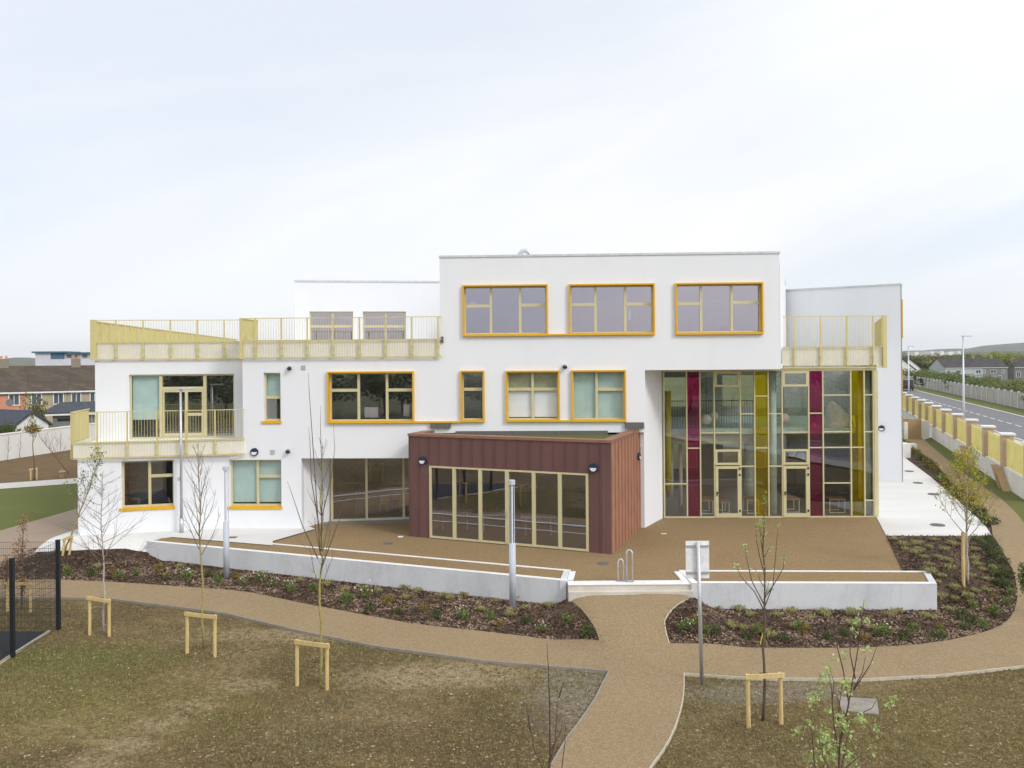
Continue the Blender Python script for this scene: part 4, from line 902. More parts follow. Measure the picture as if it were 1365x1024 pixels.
# ---------------------------------------------------------------- railings
def railing(fr, u0, u1, z0, z1, zm, off=.1, post0=.55, step=1.08, bar=.11, lab=None, bw=.011, bd=.016):
    mb = MB(); mb.fb(fr, u0, u1, z1 - .03, z1, off - .03, off + .03); mb.fb(fr, u0, u1, z0, z0 + .05, off - .015, off + .02); 
    if zm: mb.fb(fr, u0, u1, zm - .02, zm + .02, off - .015, off + .014)
    u = u0 + bar / 2
    while u < u1: mb.fb(fr, u - bw / 2, u + bw / 2, z0 + .05, z1 - .03, off + .015, off + .015 + bd); u += bar
    r_ = mb.build('railing', M['rail'], BLD)
    if lab: r_['label'] = lab
    u = u0 + post0
    while u < u1 - .1:
        mb = MB(); mb.fb(fr, u - .025, u + .025, z0 + .051, z1 - .031, off - .05, off + .03)
        mb.fb(fr, u - .045, u + .045, z0 + .1, z0 + .18, off - .06, off + .05); mb.fb(fr, u - .045, u + .045, z0 + .42, z0 + .5, off - .06, off + .05); mb.build('post', M['rail'], r_); u += step
    return r_
ztr = 8.80
# terrace fascias
def fascia(fr, u0, u1, z0, z1, o0=.002, o1=.03): mb = MB(); mb.fb(fr, u0, u1, z0, z1, o0, o1); mb.build('fascia', M['fascia'], BLD)
uend = FA.px(589, 450)[0]
fascia(FA, 0.0, u586 - .002, 7.16, 7.85, -.3, .03)
railing(FA, 0.0, uend, 7.12, ztr, 7.86, .12, .6, 1.09, lab='long yellow roof terrace railing over the first floor')
fascia(FR_, 0, FR_.L - .9, 7.13, 7.85, -.28, .03)
railing(FR_, -.0, FR_.L - .85, 7.1, ztr + .02, 7.86, .1, .9, 1.13, lab='yellow roof terrace railing at the left end')
# the long side railing going back
railing(FLs, 0, FLs.L, 7.12, ztr, 7.86, .12, .6, 1.1, lab='yellow railing running back along the left side of the terrace', bw=.02, bd=.05)
# return piece at the step
frt = Fr((XA + .12, Ay(XA) + 1.9), (XA, Ay(XA))); railing(frt, 0, frt.L + .08, 7.12, ztr, None, .02, .6, 3, bar=.09, bw=.05)
mb = MB(); c0 = FA.pt(0, 0, .12); mb.box(c0.x - .06, c0.x + .06, c0.y - .05, c0.y + .05, 7.11, ztr + .01); mb.build('corner_post', M['rail'], BLD)
c0 = FR_.pt(0, 0, .1); mb = MB(); mb.box(c0.x - .12, c0.x + .1, c0.y - .08, c0.y + .05, 7.09, ztr + .03); mb.build('corner_post', M['rail'], BLD)
# first-floor balcony
FBk = Fr((FG.p0.x - .12, FG.p0.y - .05), (XA + .1, Ay(XA)))
fascia(FBk, 0.0, FBk.L, bz0 + .03, 3.76, -.12, .04)
railing(FBk, 0.0, FBk.L, bz0 - .02, FBk.px(200, 547.5)[1], 3.78, .12, .9, 1.13, lab='yellow first-floor balcony railing')
FBs = Fr((rwl.x - .15, rwl.y - .0), (FBk.p0.x, FBk.p0.y)); fascia(FBs, 0, FBs.L, bz0 + .03, 3.76, -.02, .04)
railing(FBs, 0, FBs.L, bz0 - .02, FBk.px(200, 547.5)[1], None, .1, 3, 3, bar=.1, bw=.05, lab='yellow side railing of the first-floor balcony')
# terrace over the glazed hall
fq0 = GL.px(1042, 450)[0]; fq1 = GL.px(1178, 450)[0]
fascia(GL, fq0, fq1 - .12, 6.62, 7.42, .0, .05)
railing(GL, fq0, fq1, 6.52, GL.px(1110, 421.5)[1], 7.43, .14, .5, 1.13, lab='yellow terrace railing over the glazed hall')
p = GL.pt(fq1, 0, .1); q = p + Vector((.39, 1, 0)).normalized() * 8.6
frs = Fr((p.x, p.y), (q.x, q.y)); railing(frs, .1, 8.6, 6.55, GL.px(1110, 421.5)[1], 7.43, .0, .6, 1.1, bar=.1, bw=.05, lab='yellow side railing of the terrace over the hall')
mb = MB(); mb.box(p.x - .1, p.x + .06, p.y - .08, p.y + .06, 6.5, GL.px(1110, 421.5)[1] + .01); mb.build('corner_post', M['rail'], BLD)
roof([GL.pt(fq0 - .5, 0, -.02), GL.pt(fq1 - .1, 0, -.02), (fq1 * 0 + p.x + .85, 38.15), (10.9 + 1.6, 38.15)], 6.87, 7.3, 'terrace_deck', 'fascia')

# roof duct
c = PD(697.5, 338, 37); root = empty('roof_duct', (c.x, 37, ZR - .3), 'silver curved ventilation duct on the main roof', 'duct')
mb = MB(); mb.tube([(c.x - .18 + .25 - .25 * math.cos(t), 37, c.z - .15 + .27 * math.sin(t)) for t in np.linspace(0, math.pi, 12)], .1, 12); mb.tube([(c.x - .18, 37, ZR - .3), (c.x - .18, 37, c.z - .15)], .1, 12); mb.build('duct_pipe', M['steel'], root, smooth=True)

# wall lamps, cameras, vents
def disc(mb, fr, u, z, r, o0, o1, n=24, mi=0, half=None):
    ts = np.linspace(0, 2 * math.pi, n + 1)[:-1] if half is None else np.linspace(half[0], half[1], n)
    a = [fr.pt(u + r * math.cos(t), z + r * math.sin(t), o0) for t in ts]; b = [fr.pt(u + r * math.cos(t), z + r * math.sin(t), o1) for t in ts]; n = len(a)
    mb.add(a + b, [tuple(range(n)), tuple(range(n, 2 * n))] + [(i, (i + 1) % n, n + (i + 1) % n, n + i) for i in range(n)], mi)
def wlamp(fr, px, py, lab, off=0.0):
    u, z = fr.px(px, py); root = empty('wall_lamp', fr.pt(u, z, off), lab, 'wall lamp', 'round half-shaded wall lamps'); r = .165
    mb = MB(); disc(mb, fr, u, z, r, off + .003, off + .08); mb.build('housing', M['navy'], root)
    mb = MB(); disc(mb, fr, u, z, r * .74, off + .081, off + .10, 16, 0, (math.pi, 2 * math.pi)); mb.build('diffuser', M['opal'], root)
wlamp(FA, 339.5, 602.5, 'round navy wall lamp on the white wall above the left ground-floor windows')
wlamp(FB, 564.2, 613.8, 'round navy lamp at the upper left of the pavilion front', .03)
wlamp(FB, 791.8, 623.5, 'round navy lamp at the upper right of the pavilion front', .03)
wlamp(FS, 849, 608.5, 'round navy lamp on the copper-coloured pavilion side', .05)
u, z = FW.px(1175.3, 571); wlamp(FW, 1175.3, 571, 'round navy wall lamp on the white wall right of the glazed hall')
def cctv(fr, px, py, lab):
    u, z = fr.px(px, py); root = empty('security_camera', fr.pt(u, z), lab, 'camera', 'dome cameras on the white facade')
    mb = MB(); mb.fb(fr, u - .05, u + .05, z + .03, z + .12, .002, .16); mb.build('bracket', M['steel'], root)
    mb = MB(); mb.sphere(fr.pt(u, z - .0, .14), .1, 14, (1, 1, .8)); mb.build('dome', M['dark'], root, smooth=True)
cctv(FA, 387, 491.5, 'small dark dome camera right of the narrow first-floor window')
cctv(FA, 385, 602, 'small dark dome camera above the left recess'); cctv(FA, 753, 489.5, 'small dark dome camera above and between the two right first-floor windows')
for (px, py, l) in ((363.5, 602.5, 'small pale square box on the white wall beside the round lamp'), (404.5, 490, 'pale vent plate on the wall near the narrow window')):
    u, z = FA.px(px, py); mb = MB(); mb.fb(FA, u - .09, u + .09, z - .09, z + .09, .002, .035); tag(mb.build('wall_box', M['w_pale'], at=FA.pt(u, z), bevel=.01), l, 'wall box')
u, z = FA.px(589.5, 452); mb = MB(); mb.fb(FA, u - .05, u + .05, z - .15, z + .1, .002, .08); tag(mb.build('wall_box', M['edged'], at=FA.pt(u, z)), 'dark meter box on the wall at the end of the terrace railing', 'wall box')

# ================================================================ SITE OBJECTS
rnd = random.Random(11)
def post(mb, a, h, r=.05, lean=(0, 0)): mb.tube([a, (a[0] + lean[0], a[1] + lean[1], a[2] + h)], [r, r * .95], 10)
# tall lamp column by the left windows
b = G(242, 711, .03); D = b.y
root = empty('lamp_column', b, 'tall slim grey lamp column with short arm against the left white wall', 'lamp post')
zt = PD(242, 518.5, D).z; xt = PD(240.8, 518, D).x
mb = MB(); mb.tube([b, (b.x, D, b.z + .62)], .085, 12); mb.build('base_sleeve', M['steel'], root, smooth=True)
mb = MB(); mb.tube([(b.x, D, b.z + .62), (xt, D, zt)], [.06, .045], 12); mb.build('pole', M['steel'], root, smooth=True)
mb = MB(); mb.box(xt - .06, xt + .55, D - .09, D + .09, zt - .02, zt + .04); mb.build('lamp_head', M['greypaint'], root, bevel=.015)
mb = MB(); mb.box(b.x - .12, b.x - .05, D - .09, D + .0, b.z + 2.15, b.z + 2.3); mb.build('bracket', M['greypaint'], root)
def light_column(px, pyb, pyt, lab):
    b = G(px, pyb, .04); D = b.y; root = empty('light_column', b, lab, 'lamp post', 'slender light columns standing in the bark beds')
    zt = PD(px - 2, pyt, D).z; h = zt - b.z; zl = b.z + h * .50
    mb = MB(); mb.tube([b, (b.x, D, zl)], .105, 18); mb.build('lower_tube', M['greypaint'], root, smooth=True)
    mb = MB()
    for k in range(3): t = k * 2.094 + .4; mb.tube([(b.x + .075 * math.cos(t), D + .075 * math.sin(t), zl), (b.x + .075 * math.cos(t), D + .075 * math.sin(t), zt - .14)], .014, 6)
    mb.build('rods', M['greypaint'], root)
    mb = MB(); mb.tube([(b.x, D, zl), (b.x, D, zt - .14)], .03, 10); mb.build('core', M['opal'], root)
    mb = MB(); mb.tube([(b.x, D, zt - .14), (b.x, D, zt)], .105, 18); mb.build('cap', M['greypaint'], root, smooth=False)
light_column(302, 770, 622, 'pale grey light column in the bark bed in front of the left windows')
light_column(683.5, 809, 640, 'pale grey light column in the bark bed in front of the pavilion glazing')
# sign seen from behind
b = G(935.7, 913); D = b.y; root = empty('sign', b, 'back of a white rectangular sign on a grey pole beside the crossing', 'sign')
z0, z1 = PD(930, 772, D).z, PD(930, 722, D).z; x0, x1 = PD(914.7, 745, D).x, PD(946.2, 745, D).x; xp = PD(931, 745, D).x
mb = MB(); mb.tube([b, (PD(930.5, 723, D).x, D, z1 - .02)], .045, 14); mb.build('pole', M['steel'], root, smooth=True)
mb = MB(); mb.box(x0, x1, D + .06, D + .075, z0, z1); mb.build('panel', M['white'], root, bevel=.004)
mb = MB()
for z in (z0 + .12, z1 - .14): mb = MB(); mb.box(x0 + .01, x1 - .01, D + .03, D + .059, z, z + .045); mb.build('rail', M['steel'], root)
# hoops by the steps
for i, (xa, xb, yt, yb, lab) in enumerate(((824, 828.8, 745.5, 775, 'lower left steel grab hoop at the top of the steps'), (835.5, 840.5, 733.5, 775.5, 'taller right steel grab hoop at the top of the steps'))):
    a = P(xa, yb, .03); c = P(xb, yb, .03); D = a.y; zt = PD(xb, yt, D).z; zl = zt - (.18 if i == 0 else .1)
    root = empty('steel_hoop', a, lab, 'handrail', None)
    mb = MB(); r = (c.x - a.x) / 2 + .03
    pts = [a, (a.x, D, zl)] + [(a.x + r - r * math.cos(t), D + .04 * math.sin(t), zl + (zt - zl) * math.sin(t)) for t in np.linspace(.3, math.pi - .3, 7)] + [(a.x + 2 * r, D, zl), (a.x + 2 * r, D, a.z)]
    mb.tube(pts, .024, 10); mb.build('tube', M['steel'], root, smooth=True)
    mb = MB(); mb.box(a.x - .05, a.x + 2 * r + .05, D - .06, D + .06, .028, .036); mb.build('base_plate', M['steel'], root)

# ---------------------------------------------------------------- young trees
def rot_about(v, ax, a): return Matrix.Rotation(a, 3, ax) @ v
def leafq(mb, p, s, rr, mi=0):
    a = Vector((rr.gauss(0, 1), rr.gauss(0, 1), rr.gauss(0, 1))).normalized(); b = a.orthogonal().normalized(); b = rot_about(b, a, rr.random() * 6.28)
    mb.add([p, p + a * s * .5 + b * s * .28, p + a * s, p + a * s * .5 - b * s * .28], [(0, 1, 2, 3)], mi)
def curve(p, d, L, up, n, rr, wob=.06):
    pts = [Vector(p)]; d = Vector(d).normalized()
    for i in range(n):
        d = (d + Vector((rr.gauss(0, wob), rr.gauss(0, wob), up + rr.gauss(0, wob)))).normalized(); pts.append(pts[-1] + d * L / n)
    return pts
def at_t(pts, t):
    f = t * (len(pts) - 1); i = min(int(f), len(pts) - 2); return pts[i].lerp(pts[i + 1], f - i)
def sapling(label, base, top, first, nb, blen, spread, up, r0, tm, bm, seed, cat='tree', leaf=None, lsize=.05, ln=3, sub=4, subl=.45, tmin=0, lt0=.3, extra=None, name='young_tree', group=None, rbr=.012, taper=.25, prof=1.0, lclump=.05, wob=.05):
    rr = random.Random(seed); base = Vector(base); top = Vector(top); h = (top - base).length
    root = empty(name, base, label, cat, group)
    n = 12; tr = [base.lerp(top, i / n) + Vector((rr.gauss(0, .012), rr.gauss(0, .012), 0)) * (i > 0) * h * .4 for i in range(n + 1)]; tr[-1] = top
    mb = MB(); mb.tube(tr, [lerp(r0, r0 * taper, i / n) if i < n else .004 for i in range(n + 1)], 8); mb.build('trunk', M[tm], root, smooth=True)
    mb = MB(); lf = MB(); tips = []
    for k in range(nb):
        t = first + (1 - first) * (k + rr.random() * .6) / nb; t = min(t, .97); p = at_t(tr, t); az = k * 2.4 + rr.random()
        rel = (t - first) / (1 - first); L = blen * (1 - rel * .75) ** prof * rr.uniform(.75, 1.15); sp = spread * rr.uniform(.8, 1.2)
        d = Vector((math.sin(sp) * math.cos(az), math.sin(sp) * math.sin(az), math.cos(sp)))
        br = curve(p, d, L, up, 7, rr, wob); rb = rbr * (1 - rel * .5)
        mb.tube(br, [lerp(rb, .003, i / 7) for i in range(8)], 5, cap=False)
        brs = [br]
        for j in range(sub):
            tt = rr.uniform(.25, .9); q = at_t(br, tt); dd = (at_t(br, min(1, tt + .1)) - q).normalized(); dd = rot_about(dd, dd.orthogonal(), 0); ax = rot_about(dd.orthogonal().normalized(), dd, rr.random() * 6.28)
            dd = rot_about(dd, ax, rr.uniform(.4, .8)); sb = curve(q, dd, L * subl * rr.uniform(.5, 1), up, 4, rr, wob); mb.tube(sb, [rb * .5, rb * .35, rb * .3, .003, .002], 4, cap=False); brs.append(sb)
        if leaf:
            for bb in brs:
                m = max(1, int(ln * len(bb) / 5))
                for j in range(m):
                    q = at_t(bb, rr.uniform(lt0, 1))
                    for _ in range(3): leafq(lf, q + Vector((rr.gauss(0, lclump), rr.gauss(0, lclump), rr.gauss(0, lclump))), lsize * rr.uniform(.6, 1.3), rr)
    if extra: extra(mb, lf, rr, tr)
    mb.build('branches', M[bm], root)
    if leaf: lf.build('leaves', M[leaf], root)
    return root
def support(pa, pb, lab, grp='two-post timber tree stakes'):
    """pa, pb: (px, py_base, py_top) of the two posts"""
    A = G(pa[0], pa[1]); B = G(pb[0], pb[1]); root = empty('tree_stake', (A + B) / 2, lab, 'tree support', grp); tops = []
    for (q, p) in ((A, pa), (B, pb)):
        tx = p[3] if len(p) > 3 else p[0]; t = PD(tx, p[2], q.y); mb = MB(); mb.tube([q - Vector((0, 0, .1)), t], .045, 12); mb.build('stake', M['timber'], root, smooth=False); tops.append(t)
    d = (tops[1] - tops[0]).normalized(); off = Vector((0, -.065, -.03))
    mb = MB(); mb.bar(tops[0] + off - d * .06, tops[1] + off - Vector((0, 0, .0)) + d * .08, .03, .10); mb.build('crossbar', M['timber'], root)
    c = (tops[0] + tops[1]) / 2; mb = MB(); mb.box(c.x - .08, c.x + .08, c.y - .03, c.y + .05, c.z - .06, c.z + .0); mb.build('tie', M['black'], root)
    return root
def tp(px, py, D): return PD(px, py, D)
b = G(138.5, 846); D = b.y
sapling('bare young birch with white trunk at the left edge of the rough grass', b, tp(136, 631, D), .40, 30, 1.5, 1.1, .05, .032, 'birch', 'twig', 3, sub=6, rbr=.011)
support((119.5, 847, 795), (145.5, 849, 799), 'timber stake frame around the bare white birch')
b = G(271.5, 865); D = b.y
sapling('bare young tree with olive trunk and upright twigs, second from the left', b, tp(264, 598, D), .46, 24, 1.5, .55, .10, .034, 'bark_y', 'bark', 5, sub=4, rbr=.012)
support((249.5, 872, 816), (286.4, 876, 820), 'timber stake frame around the olive-trunked tree')
b = G(426, 911); D = b.y
def ex3(mb, lf, rr, tr):
    for pts in (((427, 740), (416, 600), (409, 520), (406.5, 497)), ((428, 735), (431, 640), (430, 575), (431.5, 540)), ((424, 745), (404, 700), (392, 660), (386, 640)), ((428, 760), (446, 712), (455, 690), (463, 660)), ((425, 700), (414, 640), (411, 590), (408, 570)), ((429, 690), (440, 640), (444, 600), (441, 566))):
        dy = rr.uniform(-.4, .4); q = [tp(x, y, D) + Vector((0, dy * i / 3, 0)) for i, (x, y) in enumerate(pts)]; mb.tube(q, [.014, .011, .007, .003], 5, cap=False)
    q = tp(421, 760, D - .03); mb2 = MB(); mb2.bar(q, tp(417.5, 772, D - .03), .035, .006); o = mb2.build('tag', M['tape'], ORGROOT[0])
ORGROOT = [None]
_e = empty
def empty(name, loc, label, cat, group=None):
    o = _e(name, loc, label, cat, group); ORGROOT[0] = o; return o
sapling('tallest bare sapling with long upright leaders and a yellow tag', b, tp(430, 590, D), .36, 18, 1.25, .5, .10, .036, 'bark_y', 'bark', 8, extra=ex3, sub=3, rbr=.012, lt0=.2)
support((396, 914.5, 853), (436, 921, 858), 'timber stake frame around the tallest bare sapling')
b = G(1017, 961); D = b.y
def ex4(mb, lf, rr, tr):
    for pts in (((1018, 805), (1003, 775), (997, 745), (996, 729)), ((1019, 810), (1030, 780), (1034, 730), (1036, 700)), ((1018, 800), (1036, 770), (1043, 755), (1043, 740)), ((1019, 815), (1007, 790), (989, 770), (984, 755)), ((1020, 760), (1016, 730), (1014, 715), (1013, 700)), ((1020, 770), (1012, 740), (1008, 720), (1007, 700))):
        dy = rr.uniform(-.3, .3); q = [tp(x, y, D) + Vector((0, dy * i / 3, 0)) for i, (x, y) in enumerate(pts)]; mb.tube(q, [.014, .011, .008, .004], 5, cap=False)
        for t in (.5, .7, .85, .97, 1.0):
            for _ in range(6 if t > .9 else 2): leafq(lf, at_t(q, t) + Vector((rr.gauss(0, .02),) * 3), .07, rr)
    for t in np.linspace(.55, 1, 26):
        for _ in range(3): leafq(lf, at_t(tr, t) + Vector((rr.gauss(0, .03), rr.gauss(0, .03), 0)), .05, rr)
    mb2 = MB(); mb2.bar(tp(1016.5, 845, D - .05), tp(1013.5, 859, D - .05), .035, .006); mb2.build('tag', M['tape'], ORGROOT[0])
sapling('budding sapling with pale leaf tufts and a yellow tag in front of the right wall', b, tp(1021, 657, D), .5, 6, .55, .6, .1, .034, 'bark', 'bark', 9, leaf='l_pale', lsize=.06, ln=2, extra=ex4, sub=1, lclump=.02)
support((998, 970, 899, 996.5), (1041.5, 966, 897, 1040), 'timber stake frame around the budding sapling on the right')
b = G(1290, 780); D = b.y
sapling('young tree with yellow-green spring leaves beside the right-hand path', b, tp(1288, 612, D), .36, 30, 1.5, .75, .12, .045, 'birch', 'twig', 12, leaf='l_yel', lsize=.07, ln=4.2, sub=5, lt0=.45, rbr=.014, prof=.8, lclump=.05)
root = empty('tree_stake', G(1284, 784), 'two separate pale timber stakes beside the yellow-green tree', 'tree support')
for px, yb, yt in ((1284.5, 783, 744), (1284, 770, 709.5), (1288, 768, 714)):
    q = G(px, yb); mb = MB(); mb.tube([q, PD(px - .6, yt, q.y)], .05, 10); mb.build('stake', M['timber'], root)
b = G(86, 738); D = b.y
sapling('leaning young tree with small green leaves at the corner of the left wing', b, tp(136, 604, D), .34, 18, 1.3, .6, .02, .04, 'bark_y', 'twig', 14, leaf='l_mid', lsize=.09, ln=1.6, sub=4, lt0=.5, lclump=.07)
support((83, 742, 718, 86), (91.5, 741, 714, 96), 'leaning timber stake frame at the corner of the left wing', 'two-post timber tree stakes')
# rusty-leaved columns behind the mesh fence
def rusty(px, yb, yt, seed, lab, n=520, w=.3):
    b = G(px, yb); D = b.y; t = tp(px + 2, yt, D); rr = random.Random(seed)
    root = empty('beech_sapling', b, lab, 'tree', None); mb = MB(); mb.tube([b, b.lerp(t, .5), t], [.025, .02, .006], 7); mb.build('trunk', M['bark'], root)
    mb = MB(); lf = MB()
    for k in range(34):
        q = b.lerp(t, rr.uniform(.12, .96)); az = rr.random() * 6.28; br = curve(q, (math.cos(az) * .6, math.sin(az) * .6, 1), rr.uniform(.3, .6) * w / .3, .1, 4, rr); mb.tube(br, [.007, .006, .005, .004, .002], 4, cap=False)
        for _ in range(n // 34): leafq(lf, at_t(br, rr.random()) + Vector((rr.gauss(0, .04), rr.gauss(0, .04), rr.gauss(0, .04))), .075, rr)
    mb.build('branches', M['twig'], root); lf.build('leaves', M['l_rust'], root)
rusty(29, 812, 690, 21, 'narrow beech sapling with rusty brown leaves behind the mesh fence')
rusty(8, 800, 745, 22, 'shorter thin beech sapling at the left edge behind the mesh fence', 160, .2)
support((10, 815, 776), (40.5, 816, 776), 'pale timber stakes behind the black mesh fence')
# far left small tree with bright green head
b = G(46, 641); D = b.y
def ex8(mb, lf, rr, tr):
    c = tp(43, 572, D)
    for _ in range(420):
        v = Vector((rr.gauss(0, 1), rr.gauss(0, 1), rr.gauss(0, 1))).normalized() * rr.random() ** .4; leafq(lf, c + Vector((v.x * .5, v.y * .5, v.z * .27)), .11, rr)
    for _ in range(150): z = rr.random(); leafq(lf, c + Vector((rr.gauss(0, .22 * (1 - z)), rr.gauss(0, .2 * (1 - z)), .2 + z * .7)), .09, rr)
sapling('small tree with a round bright green head in front of the white boundary wall', b, tp(43, 560, D), .6, 4, .5, .5, .1, .04, 'bark', 'twig', 31, leaf='l_bronze', lsize=.08, ln=2, extra=ex8)
b2 = G(51, 640)
sapling('thin bare tree beside the green-headed one by the white boundary wall', b2 + Vector((.5, 2.5, 0)), tp(52, 582, b2.y + 2.5), .35, 16, 1.6, .6, .08, .035, 'bark', 'twig', 32, sub=3)
support((41, 641, 625), (49, 640, 624), 'small timber stake frame in the brown soil far left')
for i, px in enumerate((10, 26, 80, 95)):
    b = G(px, 612 - px * .12 + 4)
    sapling('thin bare whip of a tree along the foot of the white boundary wall', b, b + Vector((.1, 0, 1.8)), .3, 8, .6, .5, .1, .02, 'bark', 'twig', 40 + i, sub=2, group='bare whips along the boundary wall', name='bare_whip', rbr=.01)
c = G(83, 637); mb = MB(); mb.tube([c, c + Vector((0, 0, .35))], .16, 10); mb.tube([c + Vector((0, 0, .35)), c + Vector((0, 0, .45))], [.24, .1], 10); tag(mb.build('low_bollard', M['timber2'], at=c), 'low brown post with pale cap in the bare soil at far left', 'bollard')
# foreground saplings
def traced(name, label, stems, D, bm, seed, leaf=None, tips=None, lsize=.07, r=.018):
    rr = random.Random(seed); b0 = tp(stems[0][0][0], stems[0][0][1], D); base = Vector((b0.x, b0.y, T(b0.x, b0.y)))
    root = empty(name, base, label, 'tree'); st0 = [tp(x, y, D) for x, y in stems[0]]
    mb = MB(); mb.tube([base] + st0, [r * 1.25] + [lerp(r, .004, i / (len(st0) - 1)) for i in range(len(st0))], 8); mb.build('trunk', M[bm], root, smooth=True)
    mb = MB(); lf = MB()
    for s_ in stems[1:]:
        dy = rr.uniform(-.5, .5); q = [tp(x, y, D) + Vector((0, dy * i / len(s_), 0)) for i, (x, y) in enumerate(s_)]
        mb.tube(q, [lerp(r * .6, .003, i / (len(q) - 1)) for i in range(len(q))], 6, cap=False)
    mb.build('branches', M[bm], root)
    if leaf:
        wf = MB()
        for (x, y, n, sp) in tips:
            c = tp(x, y, D) + Vector((0, rr.uniform(-.25, .25), 0))
            for _ in range(int(n * 1.5)): leafq(lf, c + Vector((rr.gauss(0, sp), rr.gauss(0, sp), rr.gauss(0, sp))), lsize * rr.uniform(.5, 1.25), rr)
            for _ in range(n // 4): leafq(wf, c + Vector((rr.gauss(0, sp), rr.gauss(0, sp) - .02, rr.gauss(0, sp))), lsize * .6, rr)
        lf.build('leaves', M[leaf], root); wf.build('blossom', M['l_white'], root)
    return root
traced('young_tree', 'bare brown sapling rising from the bottom edge beside the central path', [[(730, 1150), (730, 1080), (733, 1010), (733, 960), (732, 920), (731, 890), (729, 859)], [(731, 1040), (712, 1000), (706, 965), (701, 935)], [(707, 975), (704, 955), (705, 948)], [(732, 1020), (740, 990), (743, 950), (743, 912)], [(745, 930), (748, 915), (751, 903)], [(731, 1060), (748, 1030), (753, 990), (754, 962)], [(734, 1000), (748, 982), (753, 970)], [(731, 1080), (762, 1045), (773, 1015)], [(729, 1100), (700, 1060), (690, 1020), (688, 1000)]], 12.6, 'bark_d', 50)
traced('young_tree', 'flowering sapling with pale green leaf clusters at the bottom right', [[(1122, 1090), (1117, 1040), (1120, 985), (1130, 945), (1137, 905), (1143, 870), (1148, 830), (1152, 799)], [(1131, 935), (1122, 890), (1113, 860), (1108, 830), (1106, 812)], [(1140, 905), (1133, 870), (1134, 845)], [(1138, 920), (1150, 895), (1155, 880), (1160, 855)], [(1138, 918), (1153, 900), (1161, 880)], [(1119, 1010), (1110, 965), (1106, 930), (1107, 905), (1100, 886)], [(1116, 970), (1120, 935), (1125, 905)], [(1110, 950), (1113, 925), (1113, 900)], [(1118, 1060), (1085, 1020), (1080, 965), (1078, 925)], [(1119, 1040), (1132, 1000), (1146, 965)], [(1119, 1030), (1150, 1010), (1155, 990)], [(1120, 990), (1130, 960), (1163, 945), (1172, 930)], [(1117, 1050), (1098, 1010), (1098, 985)]], 14.2, 'bark_d', 51, 'l_pale',
       [(1152, 812, 4, .02), (1149, 820, 6, .03), (1150, 832, 12, .05), (1146, 845, 6, .03), (1145, 860, 4, .03), (1128, 876, 8, .03), (1110, 900, 16, .06), (1106, 913, 14, .05), (1122, 905, 18, .06), (1126, 918, 10, .05), (1078, 926, 26, .06), (1181, 927, 16, .05), (1106, 945, 12, .05), (1112, 950, 14, .06), (1120, 962, 16, .06), (1123, 965, 12, .05), (1100, 930, 10, .05), (1068, 978, 14, .05), (1095, 985, 26, .08), (1098, 975, 14, .06), (1152, 962, 20, .06), (1163, 966, 14, .05), (1145, 952, 10, .04), (1112, 1000, 26, .07), (1130, 1003, 16, .07), (1158, 995, 8, .04), (1108, 1010, 18, .08), (1140, 1018, 16, .06), (1091, 1014, 12, .06), (1076, 960, 6, .04), (1082, 1018, 10, .05), (1160, 880, 3, .02), (1107, 870, 5, .03)], .085, .02)
b = G(1362, 812); sapling('small leafy shoot at the right edge of the picture beside the path', G(1372, 820), tp(1364, 755, G(1372, 820).y), .2, 10, .5, .6, .1, .02, 'bark', 'twig', 52, leaf='l_mid', lsize=.09, ln=4)

# ---------------------------------------------------------------- mesh fence
p1 = G(78, 840); p2 = G(17, 876); hz_ = 2.62
d12 = (p2 - p1); d12.z = 0; p3 = p2 + d12 * 1.0; p3.z = T(p3.x, p3.y); p0 = p1 + Vector((-3.6, .08, 0)); pm1 = p0 + Vector((-3, .05, 0))
root = empty('mesh_fence', p1, 'black welded mesh fence with square posts round the dark tarmac yard', 'fence')
for q in (p1, p2, p3, p0, pm1):
    mb = MB(); mb.box(q.x - .05, q.x + .05, q.y - .05, q.y + .05, q.z - .2, p1.z + hz_); mb.build('post', M['black'], root)
    if q in (p1,): mb = MB(); mb.box(q.x - .057, q.x + .057, q.y - .057, q.y + .057, p1.z + hz_, p1.z + hz_ + .015); mb.build('post_cap', M['black'], root)
def meshpanel(a, b):
    mb = MB(); L = (b - a).length; n = int(L / .055); zb, zt = p1.z + .05, p1.z + hz_ - .05
    for i in range(1, n): q = a.lerp(b, i / n); mb.tube([(q.x, q.y, zb), (q.x, q.y, zt)], .0036, 3, cap=False)
    for k in range(14): z = lerp(zb, zt, k / 13); mb.tube([(a.x, a.y, z), (b.x, b.y, z)], .0055, 4, cap=False)
    mb.build('mesh_panel', M['black'], root)
meshpanel(p1, p2); meshpanel(p2, p3); meshpanel(p1, p0); meshpanel(p0, pm1)

# ---------------------------------------------------------------- planting
def clump(n, r, h, s, seed, m, upright=0):
    rr = random.Random(seed); mb = MB()
    for _ in range(n):
        v = Vector((rr.gauss(0, 1), rr.gauss(0, 1), rr.gauss(0, 1))).normalized() * rr.random() ** .45
        leafq(mb, Vector((v.x * r, v.y * r, h * .5 + v.z * h * .5)), s * rr.uniform(.6, 1.3), rr)
    return mb
def tuftmb(n, r, h, seed):
    rr = random.Random(seed); mb = MB()
    for _ in range(n):
        az = rr.random() * 6.28; l = rr.uniform(.5, 1); x, y = rr.gauss(0, r * .25), rr.gauss(0, r * .25); dx, dy = math.cos(az) * r * l, math.sin(az) * r * l; w = .008
        a = Vector((x, y, 0)); m_ = a + Vector((dx * .45, dy * .45, h * l)); e = a + Vector((dx, dy, h * l * .65)); sx_ = Vector((-math.sin(az), math.cos(az), 0)) * w
        mb.add([a - sx_, a + sx_, m_ + sx_, m_ - sx_, e], [(0, 1, 2, 3), (3, 2, 4)])
    return mb
PROT = {}
